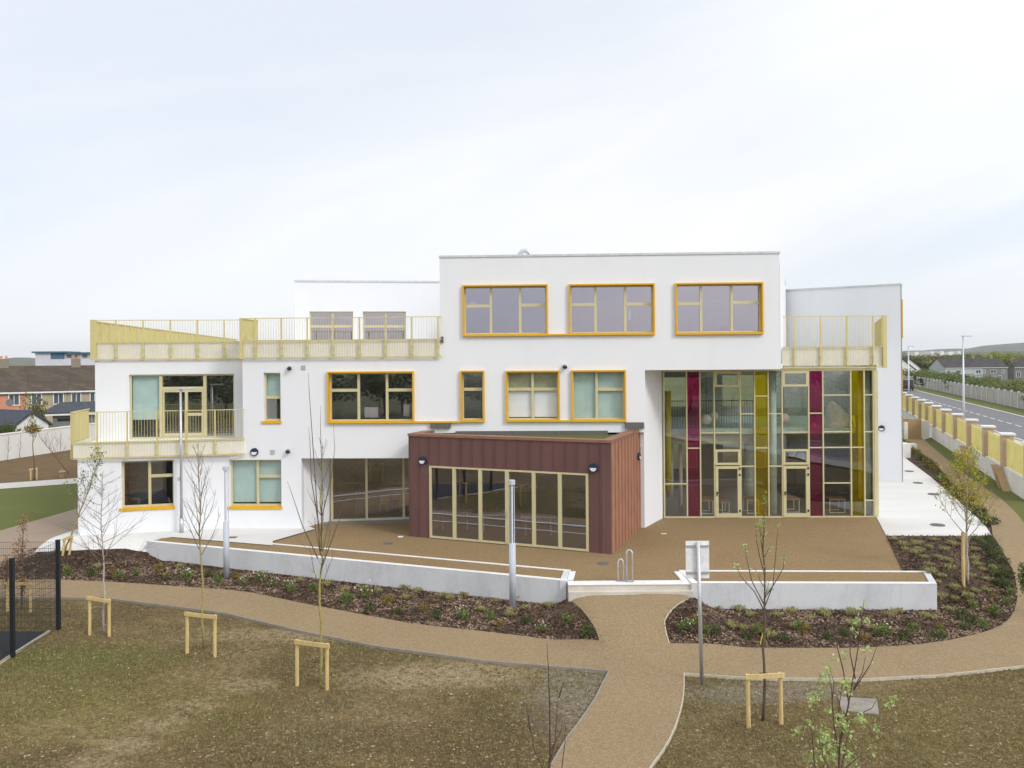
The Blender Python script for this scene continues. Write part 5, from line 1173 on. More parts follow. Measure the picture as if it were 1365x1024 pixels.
def proto(kind, i):
    k = (kind, i)
    if k not in PROT:
        if kind == 'shrub': o = clump(170, .17, .30, .06, 100 + i, 'l_shrub').build('low_shrub', M['l_shrub'])
        elif kind == 'dark': o = clump(200, .19, .26, .06, 120 + i, 'l_dark').build('low_shrub', M['l_dark'])
        elif kind == 'bronze': o = clump(150, .17, .28, .06, 140 + i, 'l_bronze').build('low_shrub', M['l_bronze'])
        elif kind == 'white':
            mb = clump(170, .18, .30, .06, 160 + i, 'l_shrub'); rr = random.Random(i)
            nf = len(mb.f)
            for _ in range(13): leafq(mb, Vector((rr.gauss(0, .11), rr.gauss(0, .11), .24 + rr.gauss(0, .04))), .07, rr, 1)
            o = mb.build('flowering_shrub', [M['l_shrub'], M['l_white']])
        else: o = tuftmb(90, .2, .17, 180 + i).build('grass_tuft', M['l_tuft'])
        PROT[k] = o.data; bpy.data.objects.remove(o)
    return PROT[k]
def plant(kind, p, s, lab, grp, rr):
    me = proto(kind, rr.randrange(4)); nm = {'white': 'flowering_shrub', 'tuft': 'grass_tuft'}.get(kind, 'low_shrub')
    o = bpy.data.objects.new(nm, me); col.objects.link(o); o.location = p; o.rotation_euler = (0, 0, rr.random() * 6.28); o.scale = (s, s, s * rr.uniform(.85, 1.2))
    tag(o, lab, 'grass' if kind == 'tuft' else 'shrub', grp); return o
rr = random.Random(5)
LBN = 'left bark bed below the long wall'; RBN = 'right bark bed around the shorter wall'
def lab(kind, bed): return {'shrub': 'small green shrub in the ', 'dark': 'small dark green shrub in the ', 'bronze': 'small bronze-green shrub in the ', 'white': 'small shrub with white flowers in the ', 'tuft': 'pale straw-green grass tuft in the '}[kind] + bed
front = [(91, 768, 'shrub'), (122, 769, 'dark'), (151, 765, 'bronze'), (159, 772, 'shrub'), (182, 768, 'shrub'), (212, 764, 'bronze'), (222, 772, 'shrub'), (249, 775, 'white'), (277, 771, 'dark'), (290, 781, 'shrub'), (314, 772, 'bronze'), (324, 780, 'white'), (348, 776, 'white'), (363, 782, 'white'), (386, 786, 'white'), (389, 790, 'shrub'), (418, 788, 'shrub'), (428, 792, 'bronze'), (463, 806, 'shrub'), (487, 798, 'white'), (493, 815, 'dark'), (517, 810, 'bronze'), (530, 820, 'dark'), (566, 816, 'bronze'), (581, 825, 'dark'), (616, 824, 'white'), (621, 829, 'shrub'), (652, 828, 'shrub'), (666, 836, 'bronze'), (702, 833, 'dark'), (722, 842, 'white'), (755, 835, 'shrub'), (783, 850, 'dark')]
for x, y, k in front: plant(k, G(x, y, .03), rr.uniform(.9, 1.35), lab(k, LBN), 'small shrubs in the left bark bed', rr)
backs = [(618, 794), (660, 804), (700, 812), (732, 810), (588, 796), (556, 790), (540, 786), (505, 790), (460, 790), (540, 800), (600, 800), (460, 800), (640, 815), (680, 822), (435, 782), (400, 776), (240, 757), (300, 766), (130, 757), (690, 800)]
for x, y in backs: plant('tuft', G(x, y, .03), rr.uniform(.8, 1.2), lab('tuft', LBN), 'grass tufts in the left bark bed', rr)
rfront = [(908, 842, 'shrub'), (918, 838, 'white'), (927, 833, 'bronze'), (940, 848, 'shrub'), (954, 846, 'dark'), (994, 852, 'dark'), (1010, 845, 'shrub'), (1044, 856, 'dark'), (1073, 846, 'bronze'), (1067, 842, 'shrub'), (1104, 854, 'dark'), (1125, 848, 'dark'), (1153, 856, 'bronze'), (1174, 849, 'shrub'), (1180, 846, 'white'), (1206, 854, 'dark'), (1218, 845, 'shrub'), (1246, 852, 'dark'), (1253, 840, 'bronze'), (1255, 848, 'shrub'), (1282, 828, 'dark'), (1288, 840, 'dark'), (1300, 832, 'dark'), (1297, 812, 'shrub'), (1310, 838, 'shrub'), (1318, 818, 'bronze'), (1326, 800, 'bronze'), (1328, 822, 'shrub'), (1343, 808, 'shrub'), (1340, 785, 'dark'), (1348, 795, 'shrub'), (1330, 780, 'dark'), (1346, 770, 'dark'), (1335, 762, 'dark'), (1338, 752, 'dark'), (1325, 745, 'dark'), (1332, 738, 'shrub'), (1318, 735, 'dark'), (1322, 727, 'dark'), (1306, 724, 'shrub'), (1317, 720, 'dark'), (1300, 720, 'shrub'), (1312, 730, 'dark'), (1345, 783, 'dark'), (1322, 755, 'dark'), (1326, 768, 'shrub'), (1336, 772, 'dark'), (1320, 742, 'dark')]
for x, y, k in rfront: plant(k, G(x, y, .03), rr.uniform(.8, 1.25), lab(k, RBN), 'small shrubs in the right bark bed', rr)
for x, y in [(957, 812), (985, 815), (1000, 822), (1035, 822), (1055, 818), (1080, 826), (1100, 822), (1098, 820), (1135, 820), (1185, 822), (1195, 818), (1232, 822), (1205, 729), (1222, 728), (1238, 732), (1192, 722), (1207, 735), (1232, 745), (1260, 735), (1262, 750), (1238, 755), (1300, 735), (1303, 755), (1300, 748), (1255, 770), (1250, 778), (1272, 785), (1300, 790), (1315, 775), (1252, 798), (1272, 800), (1288, 798), (1265, 815), (1240, 826), (1295, 770), (1318, 790), (1310, 762), (1285, 722), (1270, 728), (1250, 745), (1220, 740), (1296, 808), (1266, 760), (975, 838), (1025, 850), (1140, 836), (1165, 840), (1060, 838), (990, 840), (935, 822), (1225, 735), (1245, 722), (1325, 760), (1240, 765)]:
    plant('tuft', G(x, y, .03), rr.uniform(.8, 1.35), lab('tuft', RBN), 'grass tufts in the right bark bed', rr)
SBN = 'narrow bed between pale paving and side path'
for i in range(34):
    t = i / 33; x = lerp(1207, 1318, t ** .8) + rr.uniform(-3, 8) * (.4 + t); y = pl(x, [(1200, 594), (1241, 625), (1270, 657), (1297, 678), (1318, 704)]) + rr.uniform(-5, 3)
    plant(rr.choice(['dark', 'dark', 'shrub', 'bronze']), G(x, y, .03), rr.uniform(1.2, 2.2), lab('dark', SBN).replace('dark green ', 'leafy '), 'shrubs in the narrow bed beside the side path', rr)

# bark chips, pebbles and thin grass (nobody could count them)
def scatter(inside, bb, n, f, name, m, lab_, cat, seed):
    g = np.random.default_rng(seed); vs, fs, k = [], [], 0
    while k < n:
        x, y = g.uniform(bb[0], bb[1]), g.uniform(bb[2], bb[3])
        if not inside(Vector((x, y))) or inPV(Vector((x, y))): continue
        f(vs, fs, x, y, g); k += 1
    mb = MB(); mb.add(vs, fs); o = mb.build(name, m); tag(o, lab_, cat, kind='stuff'); return o
def chip(off, s0, s1):
    def f(vs, fs, x, y, g):
        z = T(x, y) + off; a = g.uniform(0, 6.28); l = g.uniform(s0, s1); w = l * g.uniform(.25, .6); t1, t2 = g.normal(0, .35, 2); c, s = math.cos(a), math.sin(a); o = len(vs)
        for u, v in ((-1, -1), (1, -1), (1, 1), (-1, 1)):
            dx, dy = u * l * c - v * w * s, u * l * s + v * w * c; vs.append((x + dx, y + dy, z + .012 + dx * t1 + dy * t2 + abs(l * t1)))
        fs.append((o, o + 1, o + 2, o + 3))
    return f
scatter(inL, bbL, 26000, chip(.045, .012, .04), 'bark_chips', M['chip'], 'dark bark chips spread over the left planting bed', 'bark chips', 1)
scatter(inR, bbR, 26000, chip(.045, .012, .04), 'bark_chips', M['chip'], 'dark bark chips spread over the right planting bed', 'bark chips', 2)
def near_low(inside):
    def f(q): return inside(q) and T(q.x, q.y) < -.6 and noise.noise(Vector((q.x * .5, q.y * .9, 3))) > -.05
    return f
scatter(near_low(inL), bbL, 7000, chip(.05, .015, .04), 'bark_chips', M['chip2'], 'pale dry bark chips along the path side of the left bed', 'bark chips', 3)
scatter(near_low(inR), bbR, 4500, chip(.05, .015, .04), 'bark_chips', M['chip2'], 'pale dry bark chips along the path side of the right bed', 'bark chips', 4)
PTp = [Vector((p.x, p.y)) for p in PT]; YDp = [Vector((p.x, p.y)) for p in YD]
def inpoly(q, poly):
    c = False; n = len(poly)
    for i in range(n):
        a, b = poly[i], poly[(i + 1) % n]
        if (a.y > q.y) != (b.y > q.y) and q.x < (b.x - a.x) * (q.y - a.y) / (b.y - a.y) + a.x: c = not c
    return c
def soil_in(q): return abs(q.x) < q.y * .68 and not inpoly(q, PTp) and not inpoly(q, YDp) and not inL(q) and not inR(q) and q.y < pl(q.x, [(-30, 27), (-10, 24.6), (0, 21.5), (3, 20), (12, 21), (20, 23)])
def stone(vs, fs, x, y, g):
    z = T(x, y) + .02; s = min(.035, g.exponential(.006) + .005); o = len(vs)
    for d in ((s, 0, 0), (0, s * .8, 0), (-s, 0, 0), (0, -s * .9, 0), (0, 0, s * .7)): vs.append((x + d[0] + g.normal(0, s * .2), y + d[1], z + d[2]))
    fs += [(o, o + 1, o + 4), (o + 1, o + 2, o + 4), (o + 2, o + 3, o + 4), (o + 3, o, o + 4)]
scatter(soil_in, (-19, 20, 12, 27), 2800, stone, 'pebbles', M['stone'], 'pale pebbles and small stones scattered on the rough soil', 'pebbles', 5)
def clod(vs, fs, x, y, g):
    z = T(x, y) - .005; s = min(.07, g.exponential(.014) + .012); o = len(vs)
    for d in ((s, 0, 0), (s * .3, s * .9, 0), (-s, s * .2, 0), (-.2 * s, -s, 0), (0, 0, s * .6 + .005)): vs.append((x + d[0] * g.uniform(.7, 1.2), y + d[1] * g.uniform(.7, 1.2), z + d[2]))
    fs += [(o, o + 1, o + 4), (o + 1, o + 2, o + 4), (o + 2, o + 3, o + 4), (o + 3, o, o + 4)]
scatter(soil_in, (-19, 20, 12, 27), 15000, clod, 'soil_clods', M['brownsoil'], 'small clods over the rough brown soil', 'soil', 6)
def blade(vs, fs, x, y, g):
    if noise.noise(Vector((x * .28, y * .28, 7))) + g.normal(0, .18) < .05 and g.random() > .12: return
    z = T(x, y) + .005
    for _ in range(3):
        a = g.uniform(0, 6.28); h = g.uniform(.03, .08); w = .005; o = len(vs); c, s = math.cos(a), math.sin(a); xx, yy = x + g.normal(0, .02), y + g.normal(0, .02)
        vs += [(xx - w * s, yy + w * c, z), (xx + w * s, yy - w * c, z), (xx + c * h * .6, yy + s * h * .6, z + h)]; fs.append((o, o + 1, o + 2))
scatter(soil_in, (-19, 20, 12, 27), 30000, blade, 'thin_grass', M['l_grass'], 'thin young grass growing in patches on the rough soil', 'grass', 7)

scatter(soil_in, (-19, 20, 12, 27), 15000, blade, 'dry_grass', M['l_tuft'], 'dry straw-coloured blades scattered through the rough soil', 'grass', 8)
def spill(q):
    if not inpoly(q, PTp): return False
    return any((inL(q + Vector(o)) or inR(q + Vector(o))) for o in ((.16, 0), (-.16, 0), (0, .16), (0, -.16)))
def leaf_fall(vs, fs, x, y, g): chip(.07, .008, .022)(vs, fs, x, y, g)
scatter(spill, (-19, 20, 18, 33), 420, leaf_fall, 'spilt_bark', M['chip'], 'bark crumbs spilt onto the edges of the buff path', 'bark chips', 9)
scatter(lambda q: inpoly(q, PTp), (-12, 14, 13, 27), 260, leaf_fall, 'fallen_leaves', M['l_rust'], 'a few dry leaves and crumbs lying on the buff path', 'leaves', 10)
g_ = np.random.default_rng(12); vs_, fs_ = [], []
for px, py in ((138, 846), (119, 847), (145, 849), (271, 865), (249, 872), (286, 876), (426, 911), (396, 914), (436, 921), (1017, 961), (998, 970), (1041, 966), (936, 913), (78, 840)):
    c = G(px, py)
    for _ in range(70):
        a, r = g_.uniform(0, 6.28), abs(g_.normal(0, .22)) + .04; clod(vs_, fs_, c.x + r * math.cos(a), c.y + r * math.sin(a) * .8, g_)
mb = MB(); mb.add(vs_, fs_); tag(mb.build('disturbed_soil', M['brownsoil']), 'loose soil crumbs round the stakes and posts', 'soil', kind='stuff')

# ================================================================ RIGHT: fence, road, houses, hills
def fence_pt(D): return Vector((25.1 + .358 * (D - 40.5), D, 0))
root = empty('boundary_fence', fence_pt(60), 'yellow slatted fence panels between brick piers on a white plinth beside the road', 'fence')
Ds = [39.2, 44, 48.6, 53.5, 58.5, 63.4, 68, 72.4, 76.8, 81.5, 86.5, 91.5]
for i, D in enumerate(Ds):
    c = fence_pt(D); dd = Vector((.358, 1, 0)).normalized(); nn = Vector((dd.y, -dd.x, 0))
    z0 = T(c.x, c.y) - .1; s_ = .27
    q = [c - dd * s_ - nn * s_, c + dd * s_ - nn * s_, c + dd * s_ + nn * s_, c - dd * s_ + nn * s_]
    mb = MB(); mb.prism(q, 1.02, 2.74); pr_ = mb.build('pier', M['brick'], root)
    s_ = .36; q = [c - dd * s_ - nn * s_, c + dd * s_ - nn * s_, c + dd * s_ + nn * s_, c - dd * s_ + nn * s_]
    mb = MB(); mb.prism(q, 2.741, 2.86); mb.build('pier_cap', M['coping_c'], pr_, bevel=.02)
    s_ = .272; q = [c - dd * s_ - nn * s_, c + dd * s_ - nn * s_, c + dd * s_ + nn * s_, c - dd * s_ + nn * s_]
    if i < len(Ds) - 1:
        e = fence_pt(Ds[i + 1]); L = (e - c).length
        mb = MB(); a, b = c - dd * .0, e; mb.prism([a - nn * .16, b - nn * .16, b + nn * .16, a + nn * .16], z0, 1.015); mb.build('plinth_wall', M['plinth'], root)
        mb = MB(); mb.prism([a - nn * .2 + dd * .28, b - nn * .2 - dd * .28, b + nn * .2 - dd * .28, a + nn * .2 + dd * .28], 1.016, 1.08); mb.build('plinth_coping', M['coping_c'], root)
        mb = MB(); n = int((L - .54) / .16)
        for k in range(n):
            t0 = .28 + (L - .56) * k / n; t1 = t0 + (L - .56) / n - .02; x = c + dd * t0; y = c + dd * t1; o_ = .02 if k % 2 else .0
            mb.prism([x - nn * (.06 + o_), y - nn * (.06 + o_), y - nn * (.03 + o_), x - nn * (.03 + o_)], 1.09, 2.56)
        mb.prism([c + dd * .28 - nn * .025, e - dd * .28 - nn * .025, e - dd * .28 + nn * .025, c + dd * .28 + nn * .025], 1.25, 1.33)
        mb.prism([c + dd * .28 - nn * .025, e - dd * .28 - nn * .025, e - dd * .28 + nn * .025, c + dd * .28 + nn * .025], 2.3, 2.38)
        mb.build('slat_panel', M['slat'], root)
for i, (D, lb_) in enumerate(((42.2, 'nearest pair of weathered boards leaning on the white fence plinth'), (51.6, 'second pair of weathered boards leaning on the white fence plinth'))):
    c = fence_pt(D); dd = Vector((.358, 1, 0)).normalized(); nn = Vector((-dd.y, dd.x, 0)); rt = empty('timber_prop', c + nn * .6, lb_, 'boards')
    for k in range(2):
        a = c + nn * .24 + dd * (k * 1.0); b_ = a + dd * 1.9 + Vector((0, 0, 1.02)); mb = MB(); w_ = nn * .34
        mb.hexa([a, a + w_, a + w_ + dd * .09, a + dd * .09, b_, b_ + w_, b_ + w_ + dd * .09, b_ + dd * .09]); mb.build('board', M['timber2'], rt)
for i, (px, py, w, h, m, lb_) in enumerate(((1207, 583, 1.0, 1.6, 'timber2', 'brown board standing by the far end of the fence'), (1219.5, 586, 1.1, 1.7, 'timber2', 'brown board panel standing by the fence gate'), (1213.5, 586, .9, 1.45, 'plinth', 'pale panel standing between two brown boards at the far gate'), (1230, 585, 1.1, 1.5, 'plinth', 'pale gate pier at the far end of the side path'))):
    q = P(px, py); mb = MB(); mb.box(q.x - w / 2, q.x + w / 2, q.y, q.y + .25, -.1, h); o = mb.build('gate_panel', M[m], at=q, bevel=.02); tag(o, lb_, 'panel')
q = P(1205.5, 611); mb = MB(); mb.box(q.x - 1.2, q.x + .45, q.y, q.y + 1.2, -.1, 1.0); tag(mb.build('low_wall_block', M['plinth'], at=q, bevel=.02), 'low white block at the far corner of the right wing', 'block')
q = P(1217, 600); mb = MB(); mb.box(q.x - 1.0, q.x + .3, q.y, q.y + .5, -.1, .45); tag(mb.build('low_wall_block', M['plinth'], at=q, bevel=.02), 'small pale bench-like block behind the corner block', 'block')
drape('gate_apron', [P(1222, 580), P(1244.5, 577), P(1244.5, 583), P(1232, 587)], M['paving'], .07, 1)
def road_c(D): return Vector((48.5 + .315 * (D - 78.7), D, 0))
RD_ = Vector((.315, 1, 0)).normalized(); RN_ = Vector((RD_.y, -RD_.x, 0))
def strip(name, o0, o1, m, off, D0=-30, D1=330, kind='structure'):
    mb = MB(); Dl = list(np.arange(D0, D1, 12))
    for a, b in zip(Dl, Dl[1:]):
        vs = []
        for D, o in ((a, o0), (a, o1), (b, o1), (b, o0)): q = road_c(D) + RN_ * o; vs.append((q.x, q.y, T(q.x, q.y) + off))
        mb.add(vs, [(0, 1, 2, 3)])
    return tag(mb.build(name, m), kind=kind)
strip('road', -3.5, 3.4, M['asphalt'], .10)
strip('verge', 3.75, 6.9, M['lawn'], .12)
mb = MB()
for D in np.arange(-30, 326, 12):
    for o0, o1 in ((3.41, 3.74), (-3.74, -3.51)):
        a, b = road_c(D), road_c(D + 12); q = [a + RN_ * o0, a + RN_ * o1, b + RN_ * o1, b + RN_ * o0]; mb.prism(q, [T(v.x, v.y) - .1 for v in q], [T(v.x, v.y) + .2 for v in q])
tag(mb.build('kerb', M['kerb']), kind='structure')
mb = MB()
for D in np.arange(60, 230, 3.1):
    a, b = road_c(D), road_c(D + 2.0); vs = []
    for q in (a - RN_ * .07, a + RN_ * .07, b + RN_ * .07, b - RN_ * .07): vs.append((q.x, q.y, T(q.x, q.y) + .115))
    mb.add(vs, [(0, 1, 2, 3)])
tag(mb.build('road_marking', M['white']), kind='structure')
strip('pavement', -6.3, -3.76, M['kerb'], .12)
# precast panel fence across the road
def pf(D): return road_c(D) + RN_ * 6.9 + Vector((.9, 0, 0))
root = empty('panel_fence', pf(120), 'long grey precast concrete panel fence with posts across the road', 'fence')
Dl = list(np.arange(84, 206, 3.1))
for a, b in zip(Dl, Dl[1:]):
    A, B = pf(a), pf(b); za, zb = T(A.x, A.y), T(B.x, B.y); mb = MB(); nn = RN_
    mb.prism([A - nn * .03, B - nn * .03, B + nn * .03, A + nn * .03], [za - .1, zb - .1, zb - .1, za - .1], [za + 2.05, zb + 2.05, zb + 2.05, za + 2.05]); mb.build('panel', M['precast'], root)
    mb = MB(); mb.box(A.x - .1, A.x + .1, A.y - .09, A.y + .09, za - .1, za + 2.2); mb.build('post', M['conc'], root)
def street_lamp(px, pyb, pyt, D, lab):
    b = PD(px, pyb, D); b.z = T(b.x, b.y); zt = PD(px, pyt, D).z; root = empty('street_lamp', b, lab, 'street lamp', 'street lamps along the road')
    mb = MB(); mb.tube([b, (b.x, b.y, b.z + 1.5), (b.x - .02, b.y, zt)], [.14, .12, .06], 10); mb.build('pole', M['steel'], root, smooth=True)
    mb = MB(); mb.bar((b.x - .1, b.y, zt), (b.x + .85, b.y, zt - .03), .26, .09); mb.build('lamp_head', M['greypaint'], root)
street_lamp(1284.8, 560, 448, 84, 'nearer street lamp standing behind the yellow fence beside the road')
street_lamp(1211.5, 530, 461.5, 134, 'farther street lamp close to the right wing of the building')

# cars
def car(loc, rot, m, lab, grp=None, van=False):
    L, W, H = (5.0, 1.95, 2.1) if van else (4.3, 1.76, 1.45)
    root = empty('parked_van' if van else 'parked_car', (0, 0, 0), lab, 'van' if van else 'car', grp)
    prof = [(-L / 2, .35), (-L / 2, .95), (-L / 2 + .15, H - .1), (-L / 2 + .35, H), (L / 2 - 1.6, H), (L / 2 - .9, 1.15), (L / 2 - .1, .95), (L / 2, .7), (L / 2, .35)] if van else [(-L / 2, .3), (-L / 2, .75), (-L / 2 + .25, .95), (-L / 2 + .75, H), (L / 2 - 1.9, H), (L / 2 - 1.15, .95), (L / 2 - .15, .8), (L / 2, .62), (L / 2, .3)]
    mb = MB(); n = len(prof); w = W / 2
    mb.add([(x, -w * (1 if z < 1.0 else .86), z) for x, z in prof] + [(x, w * (1 if z < 1.0 else .86), z) for x, z in prof], [tuple(range(n))[::-1], tuple(range(n, 2 * n))] + [(i, (i + 1) % n, n + (i + 1) % n, n + i) for i in range(n)])
    mb.build('body', m, root, bevel=.05)
    g = [(-L / 2 + .5, 1.0), (-L / 2 + .8, H - .1), (L / 2 - 1.95, H - .1), (L / 2 - 1.35, 1.0)] if not van else [(L / 2 - 2.5, 1.2), (L / 2 - 2.5, H - .2), (L / 2 - 1.7, H - .2), (L / 2 - 1.1, 1.2)]
    for s_ in (-1, 1):
        mb = MB(); mb.add([(x, s_ * (w * .88 + (.09 if z < 1.1 else .0)), z) for x, z in g], [(0, 1, 2, 3)]); mb.build('side_window', M['pane'], root)
    mb = MB(); x1, z1, x0, z0 = (L / 2 - 1.16, .98, L / 2 - 1.86, H - .06) if not van else (L / 2 - .92, 1.2, L / 2 - 1.56, H - .08); mb.add([(x1 + .03, -w * .8, z1), (x1 + .03, w * .8, z1), (x0 + .03, w * .74, z0), (x0 + .03, -w * .74, z0)], [(0, 1, 2, 3)]); mb.build('windscreen', M['pane'], root)
    for sx_ in (-1, 1):
        for sy in (-1, 1):
            mb = MB(); mb.tube([(sx_ * L * .3, sy * (w - .2), .33), (sx_ * L * .3, sy * (w + .01), .33)], .33, 16); wh = mb.build('wheel', M['darktar'], root)
            mb = MB(); mb.tube([(sx_ * L * .3, sy * (w + .011), .33), (sx_ * L * .3, sy * (w + .02), .33)], .2, 12); mb.build('rim', M['steel'], wh)
    for s_ in (-1, 1): mb = MB(); mb.box(L / 2 - .02, L / 2 + .015, s_ * w * .7 - .15, s_ * w * .7 + .15, .6, .72); mb.build('headlight', M['opal'], root); mb = MB(); mb.box(-L / 2 - .015, -L / 2 + .02, s_ * w * .8 - .08, s_ * w * .8 + .08, .65, .85); mb.build('tail_light', M['redmat'], root)
    root.location = loc; root.rotation_euler = (0, 0, rot); return root
carm = [mat('car_paint_' + n, c, .25, .3, .02, 1, spec=.6) for n, c in (('silver', (.5, .52, .55)), ('blue', (.05, .09, .2)), ('white', (.75, .75, .75)), ('black', (.03, .03, .035)), ('red', (.3, .03, .03)))]
q = P(1208, 521, 0); v = car((q.x, q.y, .1), math.pi / 2 - .3, carm[3], 'dark van parked at the far end of the road beside the panel fence', van=True)
crow = [(-16, -19, 0, 'silver car in the car park across the path'), (-12.8, -19, 2, 'white car in the car park across the path'), (-9.4, -19, 1, 'blue car in the car park across the path'), (-3, -19.5, 3, 'black car in the car park across the path'), (.2, -19.3, 0, 'silver car by itself near the car park centre'), (7, -19, 4, 'red car in the car park across the path')]
for x, y, k, l in crow: car((x, y, T(x, y) + .03), math.pi / 2, carm[k], l)
mb = MB()
tag(drape('car_park', [(-30, -14), (30, -14), (30, -34), (-30, -34)], M['asphalt'], .03, 3)[0], kind='structure')

# trees, hedges, houses
def crownmb(seed, n=1500, R_=1.0, s=.16, lobes=9, flat=.8):
    rr = random.Random(seed); mb = MB(); L = [(Vector((rr.gauss(0, .42), rr.gauss(0, .42), rr.uniform(-.45, .55) * flat)), rr.uniform(.3, .55)) for _ in range(lobes)]
    for _ in range(n):
        c, r = rr.choice(L); v = Vector((rr.gauss(0, 1), rr.gauss(0, 1), rr.gauss(0, 1))).normalized() * r * rr.random() ** .3; leafq(mb, (c + v) * R_, s * rr.uniform(.6, 1.3), rr)
    return mb
TP = []
for i, (m, n, s) in enumerate((('l_mid', 1300, .15), ('l_dark', 1500, .15), ('l_yel2', 900, .13), ('l_mid', 1100, .14), ('l_olive', 1200, .14))):
    o = crownmb(300 + i, n, 1, s).build('crown', M[m]); TP.append(o.data); bpy.data.objects.remove(o)
mbt = MB(); mbt.tube([(0, 0, 0), (.02, 0, .5), (0, .02, 1)], [.07, .05, .03], 8); mbt.tube([(0, 0, .5), (.25, .1, .95)], [.04, .02], 6); mbt.tube([(0, 0, .45), (-.22, -.1, .9)], [.04, .02], 6); o = mbt.build('trunk', M['bark']); TRK = o.data; bpy.data.objects.remove(o)
def tree(x, y, h, w, k, lab, grp, cat='tree', name='broadleaf_tree', trunk=True):
    z = T(x, y); root = empty(name, (x, y, z), lab, cat, grp)
    if trunk: t = bpy.data.objects.new('trunk', TRK); col.objects.link(t); t.parent = root; t.scale = (h * .45,) * 2 + (h * .55,)
    c = bpy.data.objects.new('crown', TP[k]); col.objects.link(c); c.parent = root; c.location = (0, 0, h * (.62 if trunk else .45)); c.scale = (w / 2 * 1.15, w / 2 * 1.15, h * (.42 if trunk else .52)); c.rotation_euler = (0, 0, random.random() * 6.28)
random.seed(3)
for i in range(34):   # hedge along the panel fence
    D = 96 + i * 3.4; q = pf(D) + RN_ * random.uniform(2.2, 4.5); h = pl(D, [(90, 1.5), (102, 2.0), (114, 2.4), (148, 2.9), (174, 3.6), (210, 4.6)]) * random.uniform(.85, 1.12)
    k = random.choice([0, 1, 3] if D > 125 else [4, 4, 3])
    tree(q.x, q.y, h, random.uniform(4, 6), k, ('green' if D > 125 else 'brownish green') + ' bush growing over the grey panel fence across the road', 'bushes behind the ' + ('far' if D > 125 else 'near') + ' part of the panel fence', 'bush', 'hedge_bush', False)
for i in range(16):
    D = 100 + i * 7; q = pf(D) + RN_ * random.uniform(8, 18); tree(q.x, q.y, random.uniform(1.0, 1.8) if D < 150 else random.uniform(2.5, 3.5), random.uniform(5, 8), random.choice([4, 3]), 'low olive scrub bush in the field behind the panel fence', 'scrub bushes in the field', 'bush', 'scrub_bush', False)
for i in range(46):
    D = random.uniform(330, 560); px = random.uniform(1175, 1420); q = PD(px, 470, D); h = (7.1 + (random.uniform(-1.5, 3.2)) * D / 1100 + 2.7) * random.uniform(.85, 1.0)
    tree(q.x, q.y, max(7, h), random.uniform(10, 18), random.choice([0, 1, 1, 2, 3, 4]), ['mid green', 'dark evergreen', 'dark evergreen', 'fresh yellow-green', 'mid green', 'olive'][0] + ' tree in the wood beyond the far houses', 'trees beyond the right-hand houses')
for x, D, h, w, k, l in ((1318, 320, 11.5, 14, 2, 'bright yellow-green tree rising behind the roof of the grey terrace'), (1350, 325, 11, 15, 2, 'bright yellow-green tree behind the cream gable'), (1290, 330, 10.5, 12, 1, 'dark round tree behind the left part of the terrace roof'), (1232, 330, 9.8, 16, 1, 'broad dark spreading tree above the brown-roofed houses'), (1256, 320, 8.6, 14, 2, 'yellow-green tree between the brown roofs and the grey terrace')):
    q = PD(x, 470, D); tree(q.x, q.y, h, w, k, l, None)

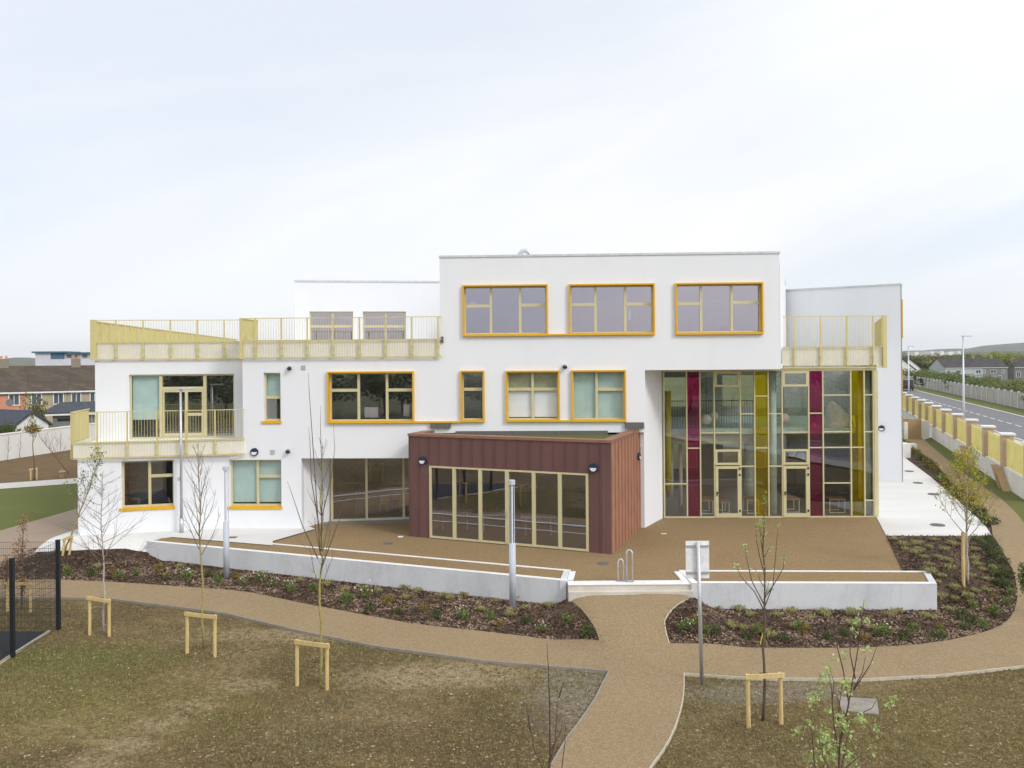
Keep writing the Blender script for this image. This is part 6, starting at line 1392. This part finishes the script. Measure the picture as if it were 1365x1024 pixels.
def house(px0, px1, D0, D1, depth, zb, ze, zr, walls, roofm, wins, lab, chim=(), hip=0, name='terraced_house', over=.3, side='r'):
    a = PD(px0, 480, D0); b = PD(px1, 480, D1); fr = Fr((a.x, a.y), (b.x, b.y)); root = empty(name, fr.pt(fr.L / 2, zb, -depth / 2), lab, 'house')
    L = fr.L; mb = MB()
    mb.hexa([fr.pt(0, zb, 0), fr.pt(L, zb, 0), fr.pt(L, zb, -depth), fr.pt(0, zb, -depth), fr.pt(0, ze, 0), fr.pt(L, ze, 0), fr.pt(L, ze, -depth), fr.pt(0, ze, -depth)])
    mb.build('wall', M[walls[0]], root)
    for u in (.001, L - .001):
        mb = MB(); s_ = -1 if u < 1 else 1
        mb.add([fr.pt(u + s_ * .02, zb, 0), fr.pt(u + s_ * .02, zb, -depth), fr.pt(u + s_ * .02, ze, -depth), fr.pt(u + s_ * .02, zr - .15, -depth / 2), fr.pt(u + s_ * .02, ze, 0)], [(0, 1, 2, 3, 4)])
        mb.build('gable', M[walls[1]], root)
    mb = MB(); t = .15
    for (o0, o1) in ((over, -depth / 2), (-depth - over, -depth / 2)):
        ea = ze - over * (zr - ze) / (depth / 2)
        mb.hexa([fr.pt(-.15, ea, o0), fr.pt(L + .15, ea, o0), fr.pt(L + .15, zr, o1), fr.pt(-.15, zr, o1), fr.pt(-.15, ea + t, o0), fr.pt(L + .15, ea + t, o0), fr.pt(L + .15, zr + t, o1), fr.pt(-.15, zr + t, o1)])
    rf = mb.build('roof', M[roofm], root)
    mb = MB(); mb.fb(fr, -.15, L + .15, ze - .18, ze - .02, over + .002, over + .06); mb.build('gutter', M['white'], root)
    for (u, z, w, h) in wins:
        mb = MB(); f = .09; u *= L
        mb.fb(fr, u - w / 2 - f, u + w / 2 + f, z, z + f, .01, .09); mb.fb(fr, u - w / 2 - f, u + w / 2 + f, z + h, z + h + f, .01, .09); mb.fb(fr, u - w / 2 - f, u - w / 2, z + f, z + h, .01, .09); mb.fb(fr, u + w / 2, u + w / 2 + f, z + f, z + h, .01, .09); mb.fb(fr, u - .03, u + .03, z + f, z + h, .01, .085)
        wn_ = mb.build('window', M['white'], root); mb = MB(); mb.fq(fr, u - w / 2, u + w / 2, z + f, z + h, .03); mb.build('pane', M['pane'], wn_)
    for c_ in chim:
        mb = MB(); mb.fb(fr, c_ * L - .5, c_ * L + .5, zr - .6, zr + .95, -depth / 2 - .35, -depth / 2 + .35); ch = mb.build('chimney', M['chimney'], rf)
        mb = MB(); 
        for k in (-.25, .25): q = fr.pt(c_ * L + k, zr + .95, -depth / 2); mb.tube([q, q + Vector((0, 0, .35))], .12, 8)
        mb.build('chimney_pot', M['w_pink'], root)
    return root
# left terrace
house(-75, 33, 88, 91.5, 8, -1.5, 3.65, 6.35, ['w_pink', 'w_pink'], 'roof_br', [(.3, 2.2, 1.2, 1.1), (.86, 2.15, .9, 1.2)], 'salmon pink terraced house with brown tiled roof at the left edge', [.7])
house(33.3, 88.5, 91.6, 93.3, 8, -1.5, 3.65, 6.35, ['w_beige', 'w_beige'], 'roof_br', [(.27, 2.15, .9, 1.2), (.8, 2.15, .9, 1.2)], 'beige terraced house next to the salmon pink one')
house(88.8, 150, 93.4, 95.5, 8, -1.5, 3.65, 6.35, ['w_beige', 'w_beige'], 'roof_br', [(.2, 2.15, .85, 1.2), (.6, 2.15, .85, 1.2)], 'beige terraced house whose chimney rises left of the white building', [.18])
house(150.3, 300, 95.6, 100, 8, -1.5, 3.65, 6.35, ['w_beige', 'w_beige'], 'roof_br', [(.2, 2.15, .85, 1.2)], 'beige terraced house mostly hidden behind the white building')
q = PD(8.5, 537, 88.5); mb = MB(); disc(mb, Fr((q.x - 1, q.y), (q.x + 1, q.y)), 1.35, q.z, .4, 0, .05, 16); mb.tube([(q.x + .35, q.y, q.z), (q.x + .6, q.y + 1.5, q.z - .1)], .03, 6); tag(mb.build('satellite_dish', M['w_grey'], at=q), 'grey satellite dish on the salmon pink house wall', 'dish')
# outbuildings
house(-80, 22, 70, 71.5, 6, -1.2, 1.45, 2.55, ['w_lilac', 'w_white'], 'roof_bl', [], 'low outbuilding with blue slate roof behind the white boundary wall', name='outbuilding')
ga = PD(19.5, 567, 70); gb = PD(64.5, 563, 72.5); fr = Fr((ga.x, ga.y), (gb.x, gb.y)); root = empty('gabled_outbuilding', fr.pt(fr.L / 2, -1, -3), 'small white gabled outbuilding with dark roof edges behind the boundary wall', 'house')
zr = PD(43, 551, 71).z; ze = PD(20, 567, 70).z; L = fr.L; mb = MB()
mb.add([fr.pt(0, -1.2, 0), fr.pt(L, -1.2, 0), fr.pt(L, ze, 0), fr.pt(L / 2, zr, 0), fr.pt(0, ze, 0), fr.pt(0, -1.2, -5), fr.pt(L, -1.2, -5), fr.pt(L, ze, -5), fr.pt(L / 2, zr, -5), fr.pt(0, ze, -5)], [(0, 1, 2, 3, 4), (9, 8, 7, 6, 5), (1, 6, 7, 2), (0, 4, 9, 5)]); mb.build('wall', M['w_white'], root)
for (u0, z0, u1, z1) in ((-.25, ze - .25, L / 2, zr + .02), (L + .25, ze - .25, L / 2, zr + .02)):
    mb = MB(); mb.hexa([fr.pt(u0, z0, .2), fr.pt(u1, z1, .2), fr.pt(u1, z1, -5.2), fr.pt(u0, z0, -5.2), fr.pt(u0, z0 + .2, .2), fr.pt(u1, z1 + .2, .2), fr.pt(u1, z1 + .2, -5.2), fr.pt(u0, z0 + .2, -5.2)]); mb.build('roof', M['roof_gr'], root)
a = PD(58, 552, 82); b = PD(135, 552, 84); fr = Fr((a.x, a.y), (b.x, b.y)); root = empty('lean_to', fr.pt(fr.L / 2, -1, -2), 'grey lean-to with dark slate roof below the beige houses', 'house')
mb = MB(); mb.fb(fr, .8, fr.L, -1.5, 1.75, -3, 0); mb.build('wall', M['w_grey'], root); mb = MB(); zt = PD(75, 538, 85).z
mb.hexa([fr.pt(-.3, 1.76, .3), fr.pt(fr.L, 1.76, .3), fr.pt(fr.L, zt, -3.2), fr.pt(1.2, zt, -3.2), fr.pt(-.3, 1.9, .3), fr.pt(fr.L, 1.9, .3), fr.pt(fr.L, zt + .12, -3.2), fr.pt(1.2, zt + .12, -3.2)]); mb.build('roof', M['roof_gr'], root)
mb = MB(); mb.fb(fr, 1.2, 2.9, 1.0, 1.3, .005, .03); mb.build('window', M['dark'], root); mb = MB(); mb.fb(fr, -.3, fr.L, 1.6, 1.76, .31, .38); mb.build('gutter', M['white'], root)
# white boundary wall
w0, w1 = P(0, 614.7), P(97, 599.5); dv = (w1 - w0).normalized(); a = w0 - dv * 26; b = w1 + dv * 30; nn = Vector((dv.y, -dv.x, 0))
root = empty('boundary_wall', w0, 'long white rendered boundary wall behind the bare soil at far left', 'wall')
mb = MB(); mb.prism([a, b, b - nn * .3, a - nn * .3], -.2, 1.82); mb.build('wall_body', M['w_white'], root); mb = MB(); mb.prism([a + nn * .04, b + nn * .04, b - nn * .34, a - nn * .34], 1.821, 1.9); mb.build('coping', M['plinth'], root)
for px, py, h, w, k, l in ((21, 577, 2.6, 3, 1, 'dark shrub just behind the white boundary wall'), (48, 548, 4.4, 2.6, 4, 'small reddish olive bush beside the gabled outbuilding')):
    q = PD(px, 570, 68 if k == 1 else 78); tree(q.x, q.y, h, w, k, l, None, 'bush', 'garden_bush', False)
# hospital-like block
a = PD(47, 480, 250); b = PD(210, 480, 258); fr = Fr((a.x, a.y), (b.x, b.y)); root = empty('apartment_block', fr.pt(fr.L / 2, 0, -8), 'pale flat-roofed block with a teal top storey far behind the left houses', 'building'); zt = PD(60, 468.5, 250).z
mb = MB(); mb.fb(fr, 0, 4.2, -3, zt - .5, -14, 0); mb.fb(fr, 4.2, fr.L, -3, zt - 2.4, -14, .3); mb.build('wall', M['w_lilac'], root)
mb = MB(); mb.fb(fr, 4.2, 8.0, zt - 2.4, zt - .5, -12, -.02); mb.build('top_storey', M['teal'], root); mb = MB(); mb.fb(fr, 8.0, fr.L, zt - 2.4, zt - .7, -12, -.3); mb.build('top_storey', M['w_pale'], root)
mb = MB(); mb.fb(fr, -.8, 9, zt - .49, zt, -14, .7); mb.fb(fr, 9.01, fr.L, zt - .69, zt - .3, -14, .5); mb.build('roof', M['teal'], root)
for k in range(9): mb = MB(); mb.fb(fr, 8.6 + k * 2.2, 10.0 + k * 2.2, zt - 2.0, zt - 1.0, -.29, -.25); mb.build('window', M['pane'], root)
# right houses
house(1259.5, 1310, 296, 298, 9, -2.8, 2.0, 5.3, ['w_pale', 'w_pale'], 'roof_gr2', [(.1, -.1, 1.2, 1.2), (.35, -.1, 1.9, 1.2), (.88, -.1, 1.9, 1.2), (.6, -2.6, 2, 1.4)], 'pale grey left part of the terrace across the road', [.96], name='terraced_house')
house(1310.2, 1343, 298, 300, 9, -2.8, 2.0, 5.3, ['w_grey', 'w_white'], 'roof_gr2', [(.05, -.1, 1.0, 1.2), (.42, -.1, 2.4, 1.2), (.82, -.1, 1.0, 1.2), (.45, -2.6, 1.5, 1.4), (.68, -2.6, 1.5, 1.6)], 'dark grey end of the terrace with a cream gable', [.7], name='terraced_house')
house(1352, 1420, 312, 312, 9, -2.8, 1.8, 5.0, ['w_grey', 'w_grey'], 'roof_gr2', [(.08, -2, 1.4, 2)], 'grey house at the right edge beyond the cream gable', name='terraced_house')
house(1218, 1241, 330, 333, 8, -2.8, 1.4, 4.2, ['w_white', 'w_white'], 'roof_rd', [(.4, -.4, 1.2, 1)], 'white house with dull red-brown roof left of the terrace', name='terraced_house')
house(1241.3, 1258.5, 333, 335, 8, -2.8, 1.4, 4.2, ['w_white', 'w_white'], 'roof_rd', [(.4, -.4, 1.2, 1)], 'white house with dull red roof next to the grey terrace', name='terraced_house')
for px, D, w, lb_ in ((1212.5, 230, 6.5, 'white gabled house just right of the farther street lamp'), (1203, 215, 6.5, 'white gabled house partly hidden by the right wing')):
    c = PD(px, 480, D); root = empty('gabled_house', (c.x, D, T(c.x, D)), lb_, 'house'); z0 = T(c.x, D); zt = PD(px, 479.5, D).z; zz = zt - 2.6; mb = MB(); x0, x1 = c.x - w / 2, c.x + w / 2
    mb.add([(x0, D, z0), (x1, D, z0), (x1, D, zz), (c.x, D, zt), (x0, D, zz), (x0, D + 10, z0), (x1, D + 10, z0), (x1, D + 10, zz), (c.x, D + 10, zt), (x0, D + 10, zz)], [(0, 1, 2, 3, 4), (1, 6, 7, 2), (0, 4, 9, 5)]); mb.build('wall', M['w_white'], root)
    mb = MB(); mb.hexa([(x0 - .3, D - .2, zz - .2), (c.x, D - .2, zt + .05), (c.x, D + 10, zt + .05), (x0 - .3, D + 10, zz - .2), (x0 - .3, D - .2, zz), (c.x, D - .2, zt + .25), (c.x, D + 10, zt + .25), (x0 - .3, D + 10, zz)]); mb.hexa([(c.x, D - .2, zt + .051), (x1 + .3, D - .2, zz - .2), (x1 + .3, D + 10, zz - .2), (c.x, D + 10, zt + .05), (c.x, D - .2, zt + .25), (x1 + .3, D - .2, zz), (x1 + .3, D + 10, zz), (c.x, D + 10, zt + .25)]); mb.build('roof', M['roof_gr2'], root)
    mb = MB(); mb.box(c.x - .5, c.x + .5, D - .05, D - .01, zz - 1.2, zz - .1); mb.build('window', M['pane'], root)
# distant pale buildings
for i, (px, w, h) in enumerate(((1222, 10, 9), (1243, 12, 12), (1256, 9, 11), (1268, 16, 12), (1234, 8, 10), (1279, 9, 8))):
    D = 1500 + i * 30; q = PD(px, 470, D); z = PD(px, 468 - (i % 3) * .5, D).z; mb = MB(); mb.box(q.x - w / 2 * .7, q.x + w / 2 * .7, D, D + 30, -5, z - 1.5); ob = mb.build('distant_building', M['w_white'], at=(q.x, D, 0)); tag(ob, 'tiny pale building on the horizon right of the white building', 'building', 'pale buildings on the horizon')
# hills
def hills(name, D, prof, depth, step=20):
    mb = MB(); pts = []; px = prof[0][0]
    while px <= prof[-1][0]: pts.append(px); px += step
    vs = []; n = len(pts)
    for row, (dd, k) in enumerate(((-depth, 0), (-depth * .55, .45), (-depth * .25, .8), (0, 1), (depth * .5, .6), (depth, 0))):
        for px in pts:
            y = pl(px, prof); q = PD(px, y, D); nz_ = noise.noise(Vector((px * .02, row * .7, D * .001))) * 10; x = (px - PX) / F * (D + dd)
            vs.append((x, D + dd, -12 + (q.z + 12 + nz_ * (0 < k)) * k if k else -12))
    mb.add(vs, [(r * n + i, r * n + i + 1, (r + 1) * n + i + 1, (r + 1) * n + i) for r in range(5) for i in range(n - 1)]); tag(mb.build(name, M['hill'], smooth=True), kind='structure')
hills('hills', 4200, [(1150, 468), (1230, 467), (1290, 464), (1302, 461.5), (1325, 459), (1365, 457), (1500, 452), (1800, 458)], 1400)
hills('hills', 3000, [(-500, 476), (-200, 478), (0, 478.6), (30, 477.6), (60, 478.5), (200, 479)], 900)
hills('hills', 1900, [(1100, 470), (1210, 468.8), (1290, 469.5), (1365, 469), (1600, 468)], 500)
# far side behind the viewer: hedge line seen in the window reflections
random.seed(9)
for i in range(30):
    x = -75 + i * 5.2 + random.uniform(-2, 2); y = random.uniform(-62, -44); tree(x, y, random.uniform(6, 11), random.uniform(6, 10), random.choice([1, 1, 4, 3]), 'dark tree in the line beyond the car park', 'trees beyond the car park')
def hills_back():
    mb = MB(); vs = []; n = 40
    for r, (rad, z) in enumerate(((900, -14), (1500, 48), (2200, -14))):
        for i in range(n): a = math.pi + math.pi * i / (n - 1); k = 1 + .5 * math.sin(i * .5) + .3 * math.sin(i * 1.3); vs.append((rad * math.cos(a), rad * math.sin(a) - 100, z if z < 0 else z * k))
    mb.add(vs, [(r * n + i, r * n + i + 1, (r + 1) * n + i + 1, (r + 1) * n + i) for r in range(2) for i in range(n - 1)]); tag(mb.build('hills', M['hill'], smooth=True), kind='structure')
hills_back()

# ---------------------------------------------------------------- haze
mb = MB(); mb.box(-7300, 7300, -7100, 7200, -17, 130); hz_o = mb.build('haze', [], None); tag(hz_o, kind='stuff')
hm = bpy.data.materials.new('thin_air_haze'); hm.use_nodes = True; hn = hm.node_tree; hn.nodes.clear()
pv = hn.nodes.new('ShaderNodeVolumePrincipled'); pv.inputs['Color'].default_value = (.93, .97, 1, 1); pv.inputs['Density'].default_value = .00009; pv.inputs['Anisotropy'].default_value = 0
ho = hn.nodes.new('ShaderNodeOutputMaterial'); hn.links.new(pv.outputs[0], ho.inputs['Volume']); hz_o.data.materials.append(hm)
